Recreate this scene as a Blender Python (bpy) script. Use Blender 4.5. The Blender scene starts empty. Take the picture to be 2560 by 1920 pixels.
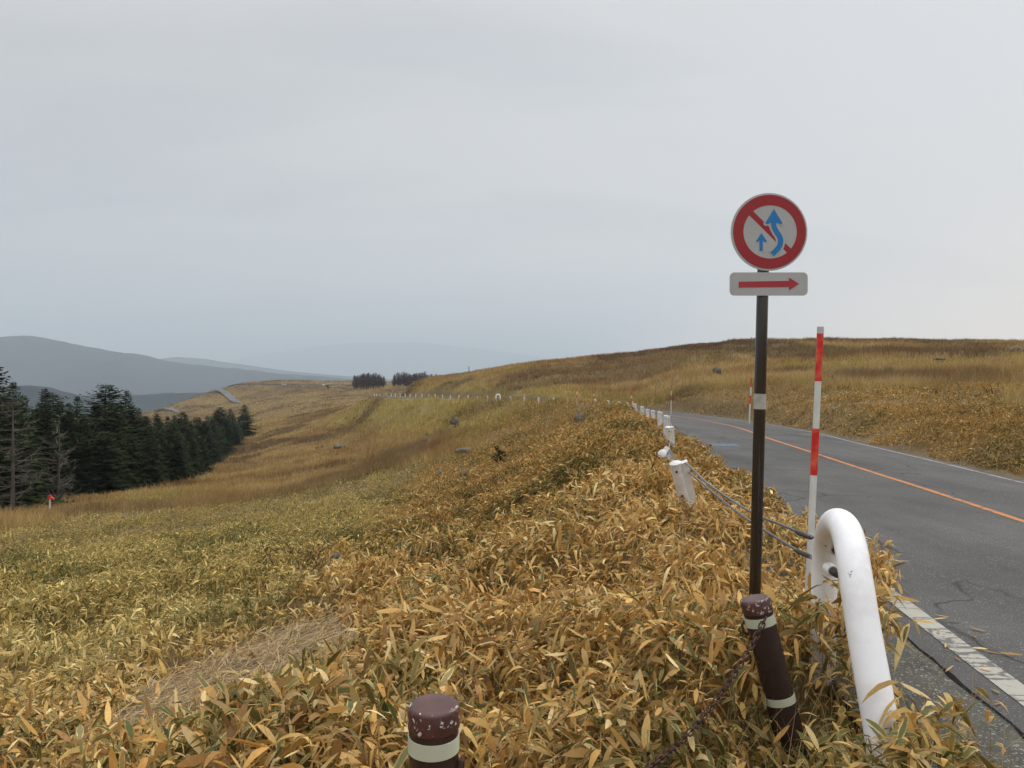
import bpy, bmesh, math, random
import numpy as np
from mathutils import Vector, Matrix

# ------------------------------------------------------------------ camera, sky, sun
SC = bpy.context.scene
C = SC.collection
EYE = 1.7
F = 1800.0                     # focal length in pixels of the 2560 px wide photograph
HOR = 930.0                    # row of the horizon there
cam_d = bpy.data.cameras.new('camera'); cam = bpy.data.objects.new('camera', cam_d); C.objects.link(cam)
cam.location = (0, 0, EYE); cam.rotation_euler = (math.radians(90), 0, 0)
cam_d.sensor_width = 36.0; cam_d.lens = 36.0 * F / 2560.0
cam_d.shift_y = -(960 - HOR) / 2560.0
cam_d.clip_start = 0.05; cam_d.clip_end = 60000
SC.camera = cam
SC.view_settings.view_transform = 'Standard'; SC.view_settings.look = 'None'
SC.view_settings.exposure = 0.0; SC.view_settings.gamma = 1.0
SC.cycles.use_denoising = True
SC.cycles.max_bounces = 6; SC.cycles.diffuse_bounces = 3; SC.cycles.transmission_bounces = 3
SC.cycles.volume_bounces = 0; SC.cycles.transparent_max_bounces = 6

SUN_EL, SUN_AZ = math.radians(38), math.radians(55)      # azimuth to the right of the view
world = bpy.data.worlds.new('World'); SC.world = world; world.use_nodes = True
wt = world.node_tree; wt.nodes.clear()
def wn(t, **kw):
    n = wt.nodes.new(t)
    for k, v in kw.items(): setattr(n, k, v)
    return n
w_out = wn('ShaderNodeOutputWorld'); w_bg = wn('ShaderNodeBackground'); w_bg.inputs['Strength'].default_value = 0.1
wt.links.new(w_bg.outputs[0], w_out.inputs[0])
w_sky = wn('ShaderNodeTexSky', sky_type='NISHITA'); w_sky.sun_disc = False
w_sky.sun_elevation = SUN_EL; w_sky.sun_rotation = SUN_AZ
w_tc = wn('ShaderNodeTexCoord')
# clouds on a plane overhead: project the direction so streaks flatten towards the horizon
w_sep = wn('ShaderNodeSeparateXYZ'); wt.links.new(w_tc.outputs['Generated'], w_sep.inputs[0])
def wmath(op, a, b=None, clamp=False):
    n = wn('ShaderNodeMath', operation=op); n.use_clamp = clamp
    for i, s in enumerate((a, b)):
        if s is None: continue
        if isinstance(s, (int, float)): n.inputs[i].default_value = s
        else: wt.links.new(s, n.inputs[i])
    return n.outputs[0]
zc = wmath('ADD', wmath('MAXIMUM', w_sep.outputs['Z'], 0.0), 0.16)
px = wmath('DIVIDE', w_sep.outputs['X'], zc); py = wmath('DIVIDE', w_sep.outputs['Y'], zc)
w_cmb = wn('ShaderNodeCombineXYZ'); wt.links.new(px, w_cmb.inputs[0]); wt.links.new(py, w_cmb.inputs[1])
w_map = wn('ShaderNodeMapping'); wt.links.new(w_cmb.outputs[0], w_map.inputs[0])
w_map.inputs['Rotation'].default_value = (0, 0, math.radians(-50)); w_map.inputs['Scale'].default_value = (0.5, 1.25, 1)
w_map.inputs['Location'].default_value = (3.7, 1.3, 0)
w_no = wn('ShaderNodeTexNoise'); wt.links.new(w_map.outputs[0], w_no.inputs['Vector'])
w_no.inputs['Scale'].default_value = 1.05; w_no.inputs['Detail'].default_value = 5; w_no.inputs['Roughness'].default_value = 0.5
w_no.inputs['Distortion'].default_value = 0.25
w_r = wn('ShaderNodeValToRGB'); wt.links.new(w_no.outputs['Fac'], w_r.inputs[0])
e = w_r.color_ramp.elements
e[0].position = 0.34; e[0].color = (6.75, 6.85, 7.08, 1)
e[1].position = 0.50; e[1].color = (7.6, 7.62, 7.68, 1)
# brighter towards the thin cloud on the right, duller over the valley on the left
rt = wmath('ADD', wmath('MULTIPLY', w_sep.outputs['X'], 0.16), 0.99)
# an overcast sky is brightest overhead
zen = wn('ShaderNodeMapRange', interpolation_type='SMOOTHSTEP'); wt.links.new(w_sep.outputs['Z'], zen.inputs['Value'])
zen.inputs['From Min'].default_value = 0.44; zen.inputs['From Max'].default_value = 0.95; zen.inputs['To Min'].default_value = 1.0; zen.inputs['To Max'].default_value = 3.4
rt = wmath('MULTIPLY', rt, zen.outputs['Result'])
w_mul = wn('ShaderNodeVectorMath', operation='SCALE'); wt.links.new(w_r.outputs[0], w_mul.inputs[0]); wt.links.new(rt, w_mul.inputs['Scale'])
# warm low band to the right
low = wmath('SUBTRACT', 1.0, wmath('DIVIDE', wmath('MAXIMUM', w_sep.outputs['Z'], 0.0), 0.34), True)
lowr = wmath('MULTIPLY', low, wmath('ADD', wmath('MULTIPLY', w_sep.outputs['X'], 1.0), 0.42, True), True)
w_mix = wn('ShaderNodeMix', data_type='RGBA'); wt.links.new(lowr, w_mix.inputs['Factor'])
wt.links.new(w_mul.outputs[0], w_mix.inputs['A']); w_mix.inputs['B'].default_value = (9.3, 8.5, 7.8, 1)
w_mix2 = wn('ShaderNodeMix', data_type='RGBA'); w_mix2.inputs['Factor'].default_value = 0.06
wt.links.new(w_mix.outputs['Result'], w_mix2.inputs['A']); wt.links.new(w_sky.outputs[0], w_mix2.inputs['B'])
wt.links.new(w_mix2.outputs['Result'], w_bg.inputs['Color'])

sun_d = bpy.data.lights.new('sun', 'SUN'); sun = bpy.data.objects.new('sun', sun_d); C.objects.link(sun)
sun_d.energy = 1.5; sun_d.angle = math.radians(25); sun_d.color = (1.0, 0.95, 0.88)
sdir = Vector((math.sin(SUN_AZ) * math.cos(SUN_EL), math.cos(SUN_AZ) * math.cos(SUN_EL), math.sin(SUN_EL)))
sun.rotation_euler = sdir.to_track_quat('Z', 'Y').to_euler()

# ------------------------------------------------------------------ helpers
rng = np.random.default_rng(11)
R = random.Random(5)
def at(u, v, Y):
    """a point of the place at depth Y that the photograph shows at (u, v)"""
    return Vector(((u - 1280) / F * Y, Y, EYE - (v - HOR) / F * Y))
def hash2(ix, iy, seed):
    n = (ix.astype(np.int64) * 374761393 + iy.astype(np.int64) * 668265263 + seed * 1442695041) & 0xffffffff
    n = ((n ^ (n >> 13)) * 1274126177) & 0xffffffff
    return ((n ^ (n >> 16)) & 0xffff) / 65535.0
def vnoise(x, y, seed=0):
    ix, iy = np.floor(x), np.floor(y); fx, fy = x - ix, y - iy
    fx = fx * fx * (3 - 2 * fx); fy = fy * fy * (3 - 2 * fy)
    a, b = hash2(ix, iy, seed), hash2(ix + 1, iy, seed); c, d = hash2(ix, iy + 1, seed), hash2(ix + 1, iy + 1, seed)
    return (a * (1 - fx) + b * fx) * (1 - fy) + (c * (1 - fx) + d * fx) * fy
def fbm(x, y, scale, seed=0, octv=4):
    x = np.asarray(x, float) / scale; y = np.asarray(y, float) / scale
    s, a, t = 0, 0.5, 0
    for k in range(octv):
        s = s + a * vnoise(x, y, seed + k); t += a; a *= 0.5; x = x * 2.03 + 7.1; y = y * 2.03 + 3.3
    return s / t
def sstep(a, b, x):
    t = np.clip((x - a) / (b - a), 0, 1); return t * t * (3 - 2 * t)
def pchip(xk, yk, x):
    """monotone cubic, xk (n,) yk (n,)"""
    h = np.diff(xk); dl = np.diff(yk) / h
    m = np.zeros(len(xk)); m[0], m[-1] = dl[0], dl[-1]
    for i in range(1, len(xk) - 1):
        if dl[i - 1] * dl[i] > 0:
            w1, w2 = 2 * h[i] + h[i - 1], h[i] + 2 * h[i - 1]
            m[i] = (w1 + w2) / (w1 / dl[i - 1] + w2 / dl[i])
    i = np.clip(np.searchsorted(xk, x) - 1, 0, len(xk) - 2)
    t = np.clip((x - xk[i]) / h[i], 0, 1)
    return ((1 + 2 * t) * (1 - t) ** 2 * yk[i] + t * (1 - t) ** 2 * h[i] * m[i]
            + t * t * (3 - 2 * t) * yk[i + 1] + t * t * (t - 1) * h[i] * m[i + 1])

def tag(o, label=None, cat=None, group=None, kind=None):
    if label: o['label'] = label
    if cat: o['category'] = cat
    if group: o['group'] = group
    if kind: o['kind'] = kind
    return o
def thing(name, loc, label, cat, group=None, rot=(0, 0, 0)):
    o = bpy.data.objects.new(name, None); C.objects.link(o); o.location = loc; o.rotation_euler = rot
    o.empty_display_size = 0.1
    return tag(o, label, cat, group)
def copy_tree(o, parent=None):
    c = o.copy(); C.objects.link(c)
    if parent: c.parent = parent
    for ch in o.children: copy_tree(ch, c)
    return c
def obj(name, bm, m, parent=None, smooth=True):
    me = bpy.data.meshes.new(name); bm.to_mesh(me); bm.free()
    me.materials.append(m)
    if smooth:
        for p in me.polygons: p.use_smooth = True
        me.set_sharp_from_angle(angle=math.radians(40))
    o = bpy.data.objects.new(name, me); C.objects.link(o)
    if parent: o.parent = parent
    return o
def tri_mesh(name, verts, tris, m, col=None, across=None, parent=None, kind=None, smooth=False):
    verts = np.ascontiguousarray(verts, np.float32); tris = np.ascontiguousarray(tris, np.int32)
    me = bpy.data.meshes.new(name)
    me.vertices.add(len(verts)); me.vertices.foreach_set('co', verts.ravel())
    me.loops.add(tris.size); me.loops.foreach_set('vertex_index', tris.ravel())
    me.polygons.add(len(tris)); me.polygons.foreach_set('loop_start', np.arange(0, tris.size, 3, dtype=np.int32))
    if smooth: me.polygons.foreach_set('use_smooth', np.ones(len(tris), bool))
    if col is not None:
        a = me.attributes.new('tint', 'FLOAT_COLOR', 'POINT'); a.data.foreach_set('color', np.ascontiguousarray(col, np.float32).ravel())
    if across is not None:
        a = me.attributes.new('across', 'FLOAT', 'POINT'); a.data.foreach_set('value', np.ascontiguousarray(across, np.float32))
    me.update(); me.validate()
    me.materials.append(m)
    o = bpy.data.objects.new(name, me); C.objects.link(o)
    if parent: o.parent = parent
    if kind: o['kind'] = kind
    return o
# mesh pieces
def tube(bm, pts, rad, seg=16, caps=True):
    pts = [Vector(p) for p in pts]; rad = rad if isinstance(rad, (list, tuple)) else [rad] * len(pts)
    rad = [float(q) for q in rad]; rings = []; ref = None
    for i, p in enumerate(pts):
        t = (pts[min(i + 1, len(pts) - 1)] - pts[max(i - 1, 0)]).normalized()
        if ref is None: ref = Vector((0, 0, 1)) if abs(t.z) < 0.9 else Vector((1, 0, 0))
        a = t.cross(ref).normalized(); b = a.cross(t).normalized(); ref = b
        rings.append([bm.verts.new(p + rad[i] * (math.cos(k * 2 * math.pi / seg) * a + math.sin(k * 2 * math.pi / seg) * b)) for k in range(seg)])
    for r0, r1 in zip(rings, rings[1:]):
        for k in range(seg): bm.faces.new((r0[k], r0[(k + 1) % seg], r1[(k + 1) % seg], r1[k]))
    if caps: bm.faces.new(list(reversed(rings[0]))); bm.faces.new(rings[-1])
    bmesh.ops.recalc_face_normals(bm, faces=bm.faces[:])
    return bm
def lathe(bm, prof, seg=32, mat=None):
    """prof: (radius, z) from bottom to top, closed at both ends on the axis"""
    rings = []
    for r, z in prof:
        if r < 1e-6: rings.append([bm.verts.new((0, 0, z))])
        else: rings.append([bm.verts.new((r * math.cos(k * 2 * math.pi / seg), r * math.sin(k * 2 * math.pi / seg), z)) for k in range(seg)])
    new = []
    for a, b in zip(rings, rings[1:]):
        for k in range(seg):
            j = (k + 1) % seg
            if len(a) == 1 and len(b) == 1: continue
            if len(a) == 1: new.append(bm.faces.new((a[0], b[j], b[k])))
            elif len(b) == 1: new.append(bm.faces.new((a[k], a[j], b[0])))
            else: new.append(bm.faces.new((a[k], a[j], b[j], b[k])))
    bmesh.ops.recalc_face_normals(bm, faces=new)
    if mat: bmesh.ops.transform(bm, matrix=mat, verts=list({v for f in new for v in f.verts}))
    return bm
def box(bm, lo, hi, mat=None):
    vs = [bm.verts.new((x, y, z)) for x in (lo[0], hi[0]) for y in (lo[1], hi[1]) for z in (lo[2], hi[2])]
    for f in ((0, 1, 3, 2), (4, 6, 7, 5), (0, 4, 5, 1), (2, 3, 7, 6), (0, 2, 6, 4), (1, 5, 7, 3)): bm.faces.new([vs[i] for i in f])
    bmesh.ops.recalc_face_normals(bm, faces=bm.faces[:])
    if mat: bmesh.ops.transform(bm, matrix=mat, verts=vs)
    return bm
def prism(bm, poly, y0, y1, holes=None):
    """outline in (x, z), extruded from y0 (front) to y1 (back)"""
    a = [bm.verts.new((x, y0, z)) for x, z in poly]; b = [bm.verts.new((x, y1, z)) for x, z in poly]
    f0 = bm.faces.new(a); f1 = bm.faces.new(list(reversed(b)))
    n = len(poly)
    for i in range(n): bm.faces.new((a[i], b[i], b[(i + 1) % n], a[(i + 1) % n]))
    bmesh.ops.recalc_face_normals(bm, faces=bm.faces[:])
    bmesh.ops.triangulate(bm, faces=[f for f in (f0, f1) if f.is_valid and len(f.verts) > 4])
    return bm
def axis_mat(base, direction, roll=0):
    d = Vector(direction).normalized()
    return Matrix.Translation(base) @ d.to_track_quat('Z', 'Y').to_matrix().to_4x4() @ Matrix.Rotation(roll, 4, 'Z')

# ------------------------------------------------------------------ materials
def mat(name, rough=0.6, spec=0.4):
    m = bpy.data.materials.new(name); m.use_nodes = True; nt = m.node_tree
    b = nt.nodes['Principled BSDF']; b.inputs['Roughness'].default_value = rough
    b.inputs['Specular IOR Level'].default_value = spec
    return m, nt, b
def nd(nt, t, **kw):
    n = nt.nodes.new(t)
    for k, v in kw.items(): setattr(n, k, v)
    return n
def noise(nt, scale, detail=4, rough=0.55, vec=None, dist=0):
    n = nd(nt, 'ShaderNodeTexNoise'); n.inputs['Scale'].default_value = scale; n.inputs['Detail'].default_value = detail
    n.inputs['Roughness'].default_value = rough; n.inputs['Distortion'].default_value = dist
    if vec: nt.links.new(vec, n.inputs['Vector'])
    return n.outputs['Fac']
def ramp(nt, fac, stops):
    r = nd(nt, 'ShaderNodeValToRGB'); nt.links.new(fac, r.inputs[0]); el = r.color_ramp.elements
    while len(el) < len(stops): el.new(0.5)
    for x, (p, c) in zip(el, stops):
        x.position = p; x.color = (c, c, c, 1) if isinstance(c, (int, float)) else (*c, 1)
    return r.outputs[0]
def mixc(nt, fac, a, b, mode='MIX'):
    n = nd(nt, 'ShaderNodeMix', data_type='RGBA', blend_type=mode)
    for s, x in (('Factor', fac), ('A', a), ('B', b)):
        if isinstance(x, (int, float)): n.inputs[s].default_value = x
        elif isinstance(x, tuple): n.inputs[s].default_value = (*x, 1)
        else: nt.links.new(x, n.inputs[s])
    return n.outputs['Result']
def pos(nt): return nd(nt, 'ShaderNodeNewGeometry').outputs['Position']
def objco(nt): return nd(nt, 'ShaderNodeTexCoord').outputs['Object']
def bump(nt, b, h, strength=0.3, dist=0.01):
    n = nd(nt, 'ShaderNodeBump'); n.inputs['Strength'].default_value = strength; n.inputs['Distance'].default_value = dist
    nt.links.new(h, n.inputs['Height']); nt.links.new(n.outputs[0], b.inputs['Normal'])
def math_n(nt, op, a, b=None, clamp=False):
    n = nd(nt, 'ShaderNodeMath', operation=op); n.use_clamp = clamp
    for i, s in enumerate((a, b)):
        if s is None: continue
        if isinstance(s, (int, float)): n.inputs[i].default_value = s
        else: nt.links.new(s, n.inputs[i])
    return n.outputs[0]
def painted(name, col, rough=0.45, dirt=(0.25, 0.2, 0.15), dirt_amt=0.25, chip=None, chip_at=0.72, scale=14):
    """paint with faint dirt and, if asked, chips down to another colour"""
    m, nt, b = mat(name, rough); oc = objco(nt)
    d = ramp(nt, noise(nt, scale * 0.35, 6, 0.65, oc), [(0.45, 0.0), (0.75, dirt_amt)])
    c = mixc(nt, d, col, dirt)
    if chip:
        k = ramp(nt, noise(nt, scale * 1.6, 5, 0.6, oc), [(chip_at, 0.0), (chip_at + 0.02, 1.0)])
        c = mixc(nt, k, c, chip)
    nt.links.new(c, b.inputs['Base Color'])
    bump(nt, b, noise(nt, scale * 3, 3, 0.5, oc), 0.08, 0.004)
    return m

def leaf_material(name, green=(0.066, 0.094, 0.022), rough=0.62, trans=0.2, vein=True):
    m, nt, b = mat(name, rough, 0.25)
    a = nd(nt, 'ShaderNodeAttribute', attribute_name='tint')
    ac = nd(nt, 'ShaderNodeAttribute', attribute_name='across')
    edge = ramp(nt, math_n(nt, 'ADD', math_n(nt, 'ABSOLUTE', ac.outputs['Fac']), math_n(nt, 'MULTIPLY', math_n(nt, 'SUBTRACT', noise(nt, 35, 3, 0.6, pos(nt)), 0.5), 1.1)), [(0.62, 1.0), (0.95, 0.0)])
    g = math_n(nt, 'MULTIPLY', a.outputs['Alpha'], edge)
    c = mixc(nt, g, a.outputs['Color'], green)
    if vein:
        v = noise(nt, 60, 3, 0.6, pos(nt))
        c = mixc(nt, 0.35, c, ramp(nt, v, [(0.3, 0.45), (0.7, 1.0)]), 'MULTIPLY')
    nt.links.new(c, b.inputs['Base Color'])
    tr = nd(nt, 'ShaderNodeBsdfTranslucent'); nt.links.new(c, tr.inputs[0])
    ms = nd(nt, 'ShaderNodeMixShader'); ms.inputs[0].default_value = trans
    nt.links.new(b.outputs[0], ms.inputs[1]); nt.links.new(tr.outputs[0], ms.inputs[2])
    nt.links.new(ms.outputs[0], nt.nodes['Material Output'].inputs['Surface'])
    return m

# ------------------------------------------------------------------ the road's line
RC = [(4.3, -12, 1.64), (4.75, -5, 1.66), (5.05, 0, 1.68), (5.27, 3.0, 1.69), (5.62, 6.0, 1.70), (6.03, 10, 1.72), (6.27, 12.7, 1.74), (6.6, 15.8, 1.77),
      (7.15, 20, 1.85), (8.2, 26.5, 2.02), (9.6, 36, 2.42), (10.3, 46, 2.80), (10.15, 56, 3.10), (8.3, 67.5, 3.40), (5.9, 77.8, 3.68),
      (1.2, 92, 4.05), (-6.9, 116, 4.6), (-20.8, 154, 5.5), (-31.5, 183, 6.15), (-37, 205, 6.7), (-36, 228, 7.4), (-25, 250, 8.2), (-5, 268, 9)]
def catmull(P, n=24):
    P = np.array(P, float); P = np.vstack([2 * P[0] - P[1], P, 2 * P[-1] - P[-2]]); out = []
    for i in range(1, len(P) - 2):
        t = np.linspace(0, 1, n, endpoint=False)[:, None]
        p0, p1, p2, p3 = P[i - 1], P[i], P[i + 1], P[i + 2]
        out.append(0.5 * (2 * p1 + (p2 - p0) * t + (2 * p0 - 5 * p1 + 4 * p2 - p3) * t ** 2 + (3 * p1 - p0 - 3 * p2 + p3) * t ** 3))
    out.append(P[-2][None]); return np.vstack(out)
RP = catmull(RC)                                   # x, y, drop
RT = np.gradient(RP[:, :2], axis=0); RT /= np.linalg.norm(RT, axis=1)[:, None]
RS = np.concatenate([[0], np.cumsum(np.linalg.norm(np.diff(RP[:, :2], axis=0), axis=1))])
def road_offset(x, y):
    """signed distance to the centre line (left < 0) and the road's drop there"""
    x = np.atleast_1d(np.asarray(x, float)); y = np.atleast_1d(np.asarray(y, float))
    d = np.full(x.shape, 999.0); z = np.zeros(x.shape)
    near = np.where((np.abs(x) < 90) & (y > -30) & (y < 310))[0]
    for k in range(0, len(near), 20000):
        i = near[k:k + 20000]
        dx = x[i, None] - RP[None, :, 0]; dy = y[i, None] - RP[None, :, 1]
        j = np.argmin(dx * dx + dy * dy, axis=1); q = np.arange(len(i))
        sd = dx[q, j] * RT[j, 1] - dy[q, j] * RT[j, 0]
        dist = np.hypot(dx[q, j], dy[q, j])
        d[i] = np.where(np.abs(sd) < dist * 0.8, np.sign(sd) * dist, sd); z[i] = RP[j, 2]
    return d, z
def cross_fall(d, y):
    k = np.clip(1.15 - np.asarray(y) / 60, 0.0, 1.0)
    return np.where(d > 0, 0.065 * d, 0.012 * d) * k       # added drop
def road_z(d, drop, y): return EYE - drop - cross_fall(d, y)

# ------------------------------------------------------------------ the lie of the land: for each direction a profile (depth, drop below the eye)
FAR = [(5000, 250), (30000, 250)]
COLS = {
 -900: [(1,1.4),(3,2.0),(5,2.5),(10,3.7),(20,6),(40,9.5),(65,13),(110,19),(200,29),(400,42),(550,46),(700,50),(1000,65),(2000,180)],
 0:    [(1,1.3),(3,1.72),(5,2.2),(10,3.2),(20,5.2),(45,9.4),(65,12.1),(110,17),(200,27),(400,40),(550,45),(700,50),(1000,65),(2000,180)],
 300:  [(1,1.3),(2.7,1.5),(5,2.05),(10,3.05),(20,5.0),(45,8.9),(80,13.2),(120,16.5),(210,24),(380,33),(480,36),(600,40),(1000,62),(2000,180)],
 420:  [(1,1.3),(2.6,1.45),(5,2.0),(10,2.95),(20,4.8),(45,8.8),(95,14.2),(140,18),(230,25),(400,30),(480,30),(600,28.5),(900,62),(2000,180)],
 540:  [(1,1.3),(2.6,1.42),(5,1.95),(10,2.85),(20,4.7),(45,8.6),(95,14),(140,17.3),(220,22),(380,28),(540,27.3),(690,17.0),(900,50),(2000,180)],
 610:  [(1,1.3),(2.6,1.40),(5,1.9),(10,2.75),(20,4.6),(45,8.4),(90,13),(130,16.3),(240,21.6),(380,25.5),(560,24),(710,10.5),(900,40),(2000,180)],
 700:  [(1,1.3),(2.6,1.38),(5,1.85),(10,2.65),(20,4.45),(45,8.1),(80,11.8),(130,15),(230,18.5),(380,21),(580,18.5),(730,8.3),(900,40),(2000,180)],
 820:  [(1,1.3),(2.5,1.37),(5,1.8),(10,2.55),(20,4.3),(45,7.5),(80,10.7),(130,13.5),(215,14.5),(380,17.0),(580,15.5),(740,9.5),(900,40),(2000,180)],
 900:  [(1,1.3),(2.5,1.37),(5,1.75),(10,2.5),(20,4.2),(43,7.0),(78,9.7),(128,11.8),(197,9.6),(380,16),(560,14.8),(740,9.5),(900,40),(2000,180)],
 945:  [(1,1.3),(2.5,1.37),(5,1.72),(10,2.45),(20,4.1),(42,6.6),(74,8.6),(120,9.6),(178,5.75),(300,12),(560,13.4),(740,10),(900,40),(2000,180)],
 1000: [(1,1.3),(2.5,1.37),(5,1.7),(10,2.4),(20,4.0),(40,6.2),(70,7.7),(115,8.4),(152,5.05),(230,9),(560,12.4),(740,10),(900,40),(2000,180)],
 1050: [(1,1.3),(2.5,1.36),(5,1.68),(10,2.35),(20,3.85),(40,5.9),(66,7.0),(105,7.2),(135,4.55),(160,4.6),(195,3.4),(235,2.5),(500,12),(2000,180)],
 1150: [(1,1.4),(2.5,1.45),(5,1.68),(10,2.25),(20,3.5),(40,5.2),(60,5.8),(88,5.4),(111,3.75),(126,4.2),(148,2.2),(178,0.45),(400,8),(2000,180)],
 1280: [(1,1.4),(2.5,1.46),(5,1.6),(10,2.0),(20,2.95),(38,4.0),(56,4.2),(73,3.85),(88,3.25),(104,3.4),(128,1.2),(165,-1.35),(400,6),(2000,180)],
 1440: [(1,1.4),(2.3,1.47),(5,1.48),(10,1.6),(20,2.1),(32,2.6),(42,2.78),(50,2.7),(60,2.45),(82,2.9),(115,0.7),(170,-3.35),(400,4),(2000,180)],
 1600: [(1,1.4),(2.2,1.49),(4,1.40),(7,1.28),(12,1.35),(18,1.47),(24,1.6),(29,1.72),(36,1.9),(72,2.7),(110,0.3),(170,-4.75),(400,3),(2000,180)],
 1700: [(1,1.4),(2,1.5),(3.2,1.5),(4.5,1.36),(6,1.22),(8,1.22),(9.5,1.35),(11,1.5),(13,1.65),(52,2.3),(100,-.5),(170,-5.95),(400,2),(2000,180)],
 1900: [(1,1.45),(1.8,1.52),(2.6,1.56),(3.4,1.56),(4,1.5),(4.6,1.42),(5.2,1.38),(5.8,1.4),(6.5,1.5),(34,1.9),(80,-.55),(170,-6.95),(400,1),(2000,180)],
 2200: [(1,1.45),(1.6,1.5),(2,1.52),(2.4,1.52),(2.8,1.52),(3.2,1.5),(3.6,1.52),(4,1.52),(4.5,1.55),(18.5,1.45),(65,-.4),(165,-6.5),(400,1),(2000,180)],
 2560: [(1,1.35),(1.5,1.4),(1.9,1.45),(2.3,1.5),(2.7,1.52),(3,1.55),(3.4,1.58),(3.8,1.6),(4.3,1.6),(13.4,1.4),(55,-.3),(155,-5.7),(400,1),(2000,180)],
 3500: [(1,1.4),(1.5,1.5),(1.9,1.55),(2.3,1.6),(2.7,1.6),(3,1.6),(3.4,1.6),(3.8,1.6),(4.3,1.6),(9.5,1.3),(45,-.5),(145,-5.5),(400,0),(2000,180)],
}
BACK = [(1,1.5),(1.5,1.6),(2,1.62),(3,1.63),(4,1.63),(5,1.63),(7,1.6),(10,1.6),(14,1.5),(30,1.2),(60,-.6),(150,-7),(400,-20),(2000,-90)]
us = sorted(COLS)
th_k = [math.atan((u - 1280) / F) for u in us]
tab = []
for u, t in zip(us, th_k):
    tab.append([(math.log(Y / math.cos(t)), dr) for Y, dr in COLS[u] + FAR])
backrow = [(math.log(Y), dr) for Y, dr in BACK + [(5000, -100), (30000, -100)]]
th_k = [-math.pi, -1.75] + th_k + [1.75, math.pi]; tab = [backrow, backrow] + tab + [backrow, backrow]
th_k = np.array(th_k); tab = np.array(tab)         # (n, K, 2)
NT, NR = 1441, 640
TH = np.linspace(-math.pi, math.pi, NT); LR = np.linspace(math.log(0.8), math.log(29000), NR)
GRID = np.zeros((NT, NR))
knots_t = np.stack([np.stack([pchip(th_k, tab[:, k, c], TH) for k in range(tab.shape[1])], 1) for c in (0, 1)], 2)
for i in range(NT): GRID[i] = pchip(knots_t[i, :, 0], knots_t[i, :, 1], LR)
for _ in range(3): GRID[:, 1:-1] = 0.25 * GRID[:, :-2] + 0.5 * GRID[:, 1:-1] + 0.25 * GRID[:, 2:]
for _ in range(2): GRID[1:-1] = 0.25 * GRID[:-2] + 0.5 * GRID[1:-1] + 0.25 * GRID[2:]
def grid_at(x, y):
    th = np.arctan2(x, y); lr = np.clip(np.log(np.maximum(np.hypot(x, y), 0.81)), LR[0], LR[-1] - 1e-6)
    a = (th + math.pi) / (2 * math.pi) * (NT - 1); b = (lr - LR[0]) / (LR[1] - LR[0])
    i = np.clip(a.astype(int), 0, NT - 2); j = np.clip(b.astype(int), 0, NR - 2); fa, fb = a - i, b - j
    return ((GRID[i, j] * (1 - fa) + GRID[i + 1, j] * fa) * (1 - fb) + (GRID[i, j + 1] * (1 - fa) + GRID[i + 1, j + 1] * fa) * fb)
def land(x, y, want=False):
    """height of the bare ground"""
    x = np.atleast_1d(np.asarray(x, float)); y = np.atleast_1d(np.asarray(y, float))
    r = np.hypot(x, y)
    veg = 0.36 * (1 - sstep(250, 500, r))
    z = EYE - grid_at(x, y) - veg
    # hummocks
    z = z + (fbm(x, y, 1.7, 3) - 0.5) * 0.22 * sstep(1.5, 5, r) * (1 - sstep(60, 200, r))
    z = z + (fbm(x, y, 4.5, 13) - 0.5) * 0.5 * sstep(12, 40, r) * (1 - sstep(150, 350, r))
    z = z + (fbm(x, y, 14, 9) - 0.5) * np.clip(r * 0.014, 0, 1.7) * (1 - sstep(400, 900, r) * 0.6)
    z = z + (fbm(x, y, 160, 21) - 0.5) * sstep(250, 900, r) * 4
    z = z + (fbm(x, y, 1500, 31) - 0.5) * sstep(1500, 5000, r) * 80
    d, dr = road_offset(x, y)
    z = z + 0.10 * np.exp(-((-d - 4.2) / 1.3) ** 2) * sstep(4.5, 7.5, y)
    rz = road_z(np.clip(d, -3.4, 3.2), dr, y) - 0.07
    w = np.where(d < 0, sstep(3.2, 4.1, -d), sstep(2.9, 4.6, d))
    z = rz * (1 - w) + z * w
    return (z, d) if want else z
def gz(x, y): return float(land(x, y)[0])

# trampled hollow of dry grass in the bamboo
def patch(x, y, lo=0.75, hi=1.05):
    c, s = math.cos(1.35), math.sin(1.35)
    X, Y = x + 2.05, y - 5.55
    a, b = X * c + Y * s, -X * s + Y * c
    q = np.hypot(a / 1.6, b / 1.0) + (fbm(x, y, 0.5, 77) - 0.5) * 0.7
    return 1 - sstep(lo, hi, q)
def bamboo(x, y, d=None):
    """how far dwarf bamboo (1) rather than dry meadow grass (0) covers a spot"""
    if d is None: d, _ = road_offset(x, y)
    r = np.hypot(x, y); n = fbm(x, y, 16, 41); n2 = fbm(x, y, 5, 47)
    left = (1 - sstep(-5, 7, r - 45 + (n - 0.5) * 34))
    left = np.maximum(left, (1 - sstep(9, 15, -d + (n - 0.5) * 8)) * (1 - sstep(75, 100, r) * 0.25))
    left = np.maximum(left, sstep(0.52, 0.62, n) * (1 - sstep(75, 105, r)) * 0.9)
    right = np.maximum(1 - sstep(6, 11, d + (n - 0.5) * 6), sstep(0.47, 0.62, fbm(x, y, 11, 43)) * 0.75)
    right = right * (1 - 0.7 * sstep(70, 150, r))
    b = np.where(d < 0, left, right)
    return np.clip(b + (n2 - 0.5) * 0.5 * (b > 0.05) * (b < 0.95), 0, 1) * (1 - 0.94 * patch(x, y))
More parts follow.
